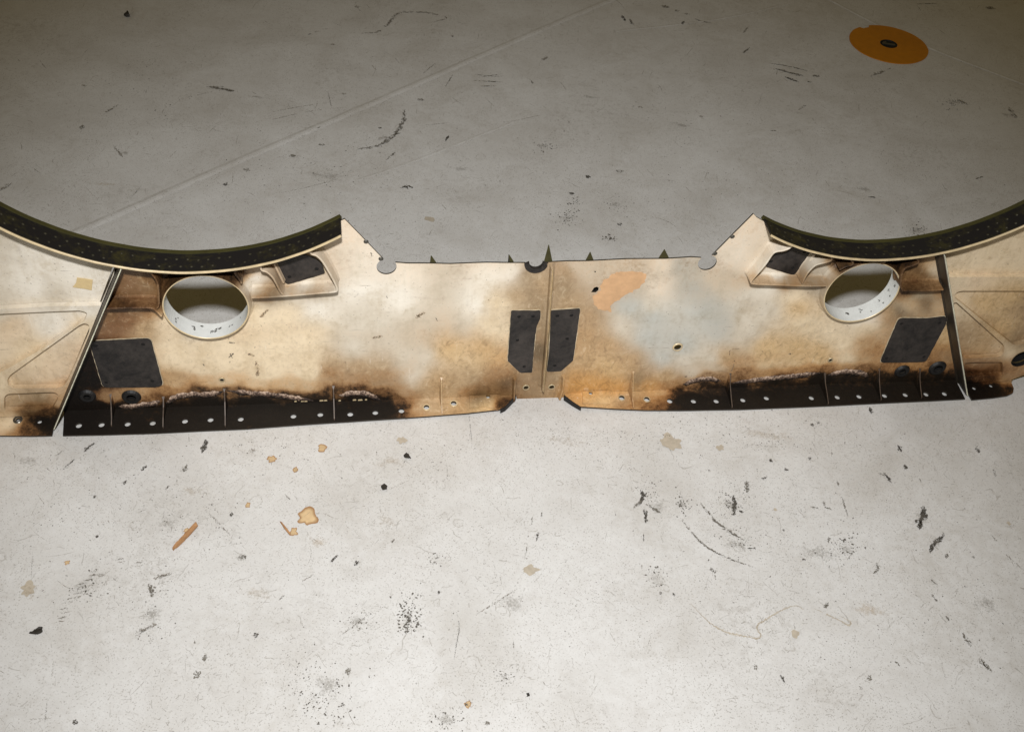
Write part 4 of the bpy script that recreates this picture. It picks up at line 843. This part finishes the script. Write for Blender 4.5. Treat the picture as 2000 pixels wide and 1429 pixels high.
# soft smudges
for c, rx, ry in [((800, 1200), 30, 34), ((870, 1405), 44, 24), ((1430, 985), 56, 40), ((1330, 985), 26, 18), ((1440, 1065), 70, 24), ((1650, 1072), 50, 22), ((1800, 1010), 30, 36), ((1830, 1060), 28, 24), ((160, 1145), 46, 34), ((300, 1200), 40, 54), ((640, 1340), 80, 46), ((1110, 425), 34, 20), ((1200, 400), 34, 20), ((1060, 285), 34, 12), ((430, 175), 50, 9), ((245, 300), 26, 14), ((750, 270), 50, 22), ((640, 345), 120, 20), ((1690, 370), 60, 16), ((1865, 200), 40, 13), ((1965, 225), 30, 15), ((1790, 450), 44, 18), ((1285, 990), 40, 34), ((1280, 1130), 40, 24), ((700, 1215), 50, 22), ((100, 620), 30, 14), ((500, 190), 60, 9), ((1330, 245), 70, 16), ((1150, 190), 60, 12), ((900, 330), 60, 14), ((1600, 1080), 120, 30), ((330, 1020), 60, 26), ((60, 900), 60, 24), ((1930, 1180), 50, 40), ((1000, 1180), 90, 40), ((985, 1322), 26, 16), ((470, 1090), 30, 16)]:
    stainmark(c, rx, ry, 'smudge', 'floor_smudge')
for c, rx, ry in [((60, 1155), 34, 24), ((760, 900), 90, 26), ((1100, 860), 140, 24), ((1500, 850), 150, 22), ((500, 1160), 70, 30), ((1700, 1190), 90, 30), ((380, 960), 70, 24), ((620, 1060), 60, 24), ((760, 1020), 60, 26), ((210, 360), 80, 12), ((850, 60), 80, 9)]:
    stainmark(c, rx, ry, 'smudge_warm', 'floor_smudge')
# rust spot
stainmark((914, 1375), 7, 6, 'rust_stain'); cluster((914, 1374), 9, 7, 26, 1, 4, 'speck')
# hair-thin scratches all over
V, Fc = [], []
for i in range(420):
    x, y = rnd.uniform(-30, 2030), rnd.uniform(0, 1429)
    L_ = rnd.uniform(6, 34)*(2.2 if rnd.random() < .1 else 1); A = rnd.choice((-.7, -.5, .6, 1.2, -1.0))+rnd.gauss(0, .35); bend = rnd.gauss(0, .25)
    wd = px_scale((x, y))*rnd.uniform(.35, .8); q = [fpt((x+L_*t*math.cos(A+bend*t), y+.7*L_*t*math.sin(A+bend*t))) for t in (0, .33, .66, 1)]
    b0 = len(V)
    for j, p in enumerate(q):
        ww = wd*(.3 if j in (0, 3) else 1); V += [(p[0]-ww, p[1], .0017+i*1e-7), (p[0]+ww*.6, p[1]+ww, .0017+i*1e-7)]
    Fc += [(b0+2*j, b0+2*j+1, b0+2*j+3, b0+2*j+2) for j in range(3)]
obj('hairline_scratch', V, Fc, 'scuff_pale', floor, kind='stuff')

# yellow disc round a steel floor socket
dc = world_floor([(1735.5, 87)])[0]
fa = empty('floor_anchor', (dc[0], dc[1], 0), 0, 'yellow round disc with a dark steel socket let into the floor', 'floor anchor')
rc = world_floor([(1658, 73), (1812.5, 104), (1700, 50.5), (1773, 125)])[:, :2]; RAD = np.linalg.norm(rc-rc.mean(0), axis=1).mean(); cc = rc.mean(0); fa.location = (cc[0], cc[1], 0)
nb_ = world_floor([(1693, 54)])[0][:2]-cc; na = math.atan2(nb_[1], nb_[0])
q = []
for i in range(120):
    t = 2*math.pi*i/120; dlt = (t-na+math.pi) % (2*math.pi)-math.pi; r = RAD*(1+.006*noise.noise(Vector((math.cos(t)*4, math.sin(t)*4, 0))))
    if -.06 < dlt < .17: r -= .011
    q.append((r*math.cos(t), r*math.sin(t)))
prism('yellow_ring', q, [circle((0, 0), .0255, 32)], lambda p, s: np.c_[p, np.full(len(p), .0005+.0022*s)], 'yellow', fa)
V, Fc = [], []; n = 28; prof = [(.0248, .0002), (.0248, .0034), (.0225, .0036), (.0205, .0009), (.0, .0007)]
for r, z in prof[:-1]: V += [(r*math.cos(2*math.pi*i/n), r*math.sin(2*math.pi*i/n), z) for i in range(n)]
Fc = [(k*n+i, k*n+(i+1) % n, (k+1)*n+(i+1) % n, (k+1)*n+i) for k in range(3) for i in range(n)]+[tuple(3*n+i for i in range(n))]
cup = obj('socket_cup', V, Fc, 'hole', fa)
obj('socket_bar', [(x, y, z) for z in (.0010, .0030) for x, y in ((-.019, -.004), (.019, -.006), (.019, .003), (-.019, .006))], [(0, 1, 2, 3), (4, 5, 6, 7), (0, 1, 5, 4), (1, 2, 6, 5), (2, 3, 7, 6), (3, 0, 4, 7)], 'steel', cup)
obj('socket_lug', [(x, y, z) for z in (.0010, .0026) for x, y in ((-.017, .004), (-.006, .008), (-.004, .015), (-.013, .014))], [(0, 1, 2, 3), (4, 5, 6, 7), (0, 1, 5, 4), (1, 2, 6, 5), (2, 3, 7, 6), (3, 0, 4, 7)], 'steel', cup)

# loose bits on the floor
def splinter(px, hgt, mat, label, name='wood_splinter', cat='splinter', ctr_z=0.):
    q = np.array([fpt(p)[:2] for p in px]); c = q.mean(0); wood = mat == 'wood'
    q = resample(q, .0045 if wood else .0018); am = .0006 if wood else .0016
    q = np.array([(a+am*noise.noise(Vector((a*420, b*420, 0))), b+am*noise.noise(Vector((a*420, b*420, 7)))) for a, b in q]); n = len(q)
    V = [(*(p-c), .0002) for p in q]+[(*((p-c)*(.97 if wood else .8)), hgt*(.7+.5*(noise.noise(Vector((p[0]*200, p[1]*200, 3)))+.5)))for p in q]
    o = obj(name, V, [tuple(range(n)), tuple(range(n, 2*n))]+[(i, (i+1) % n, n+(i+1) % n, n+i) for i in range(n)], mat); o.location = (c[0], c[1], .0019); tag(o, label, cat); return o
f3 = lambda p: zm(p, (0, 800), 2.271)
splinter(f3([(765, 622), (772, 608), (800, 578), (838, 535), (872, 503), (880, 518), (850, 552), (812, 592), (785, 616), (778, 618), (770, 628)]), .0034, 'wood', 'long pale brown wood splinter lying among the tan stains')
splinter(f3([(1240, 498), (1252, 506), (1272, 530), (1290, 553), (1284, 558), (1262, 532)]), .003, 'wood', 'short thin reddish brown splinter beside the largest tan stain', 'wood_splinter')
splinter([(242, 32), (248, 26), (251, 26), (254, 34), (247, 35)], .006, 'chip', 'small black triangular chip alone on the dim far floor', 'debris_chip', 'chip')
splinter([(57, 1238), (70, 1231), (77, 1226), (84, 1226), (83, 1236), (74, 1240)], .004, 'chip', 'dark green-black chip with a pointed tail by the tread print', 'debris_chip', 'chip')
splinter([(744, 950), (750, 946), (757, 950), (756, 956), (748, 958), (745, 955)], .0035, 'chip', 'black crumb with a ragged outline below the burnt flange', 'debris_chip', 'chip')
splinter([(788, 890), (794, 886), (798, 889), (803, 896), (795, 896), (789, 894)], .0035, 'chip', 'dark crumb just in front of the flange hole with the pale collar', 'debris_chip', 'chip')
splinter([(1028, 1355), (1034, 1354), (1035, 1360), (1030, 1361)], .003, 'chip', 'tiny dark olive crumb near the rust spot', 'debris_chip', 'chip')
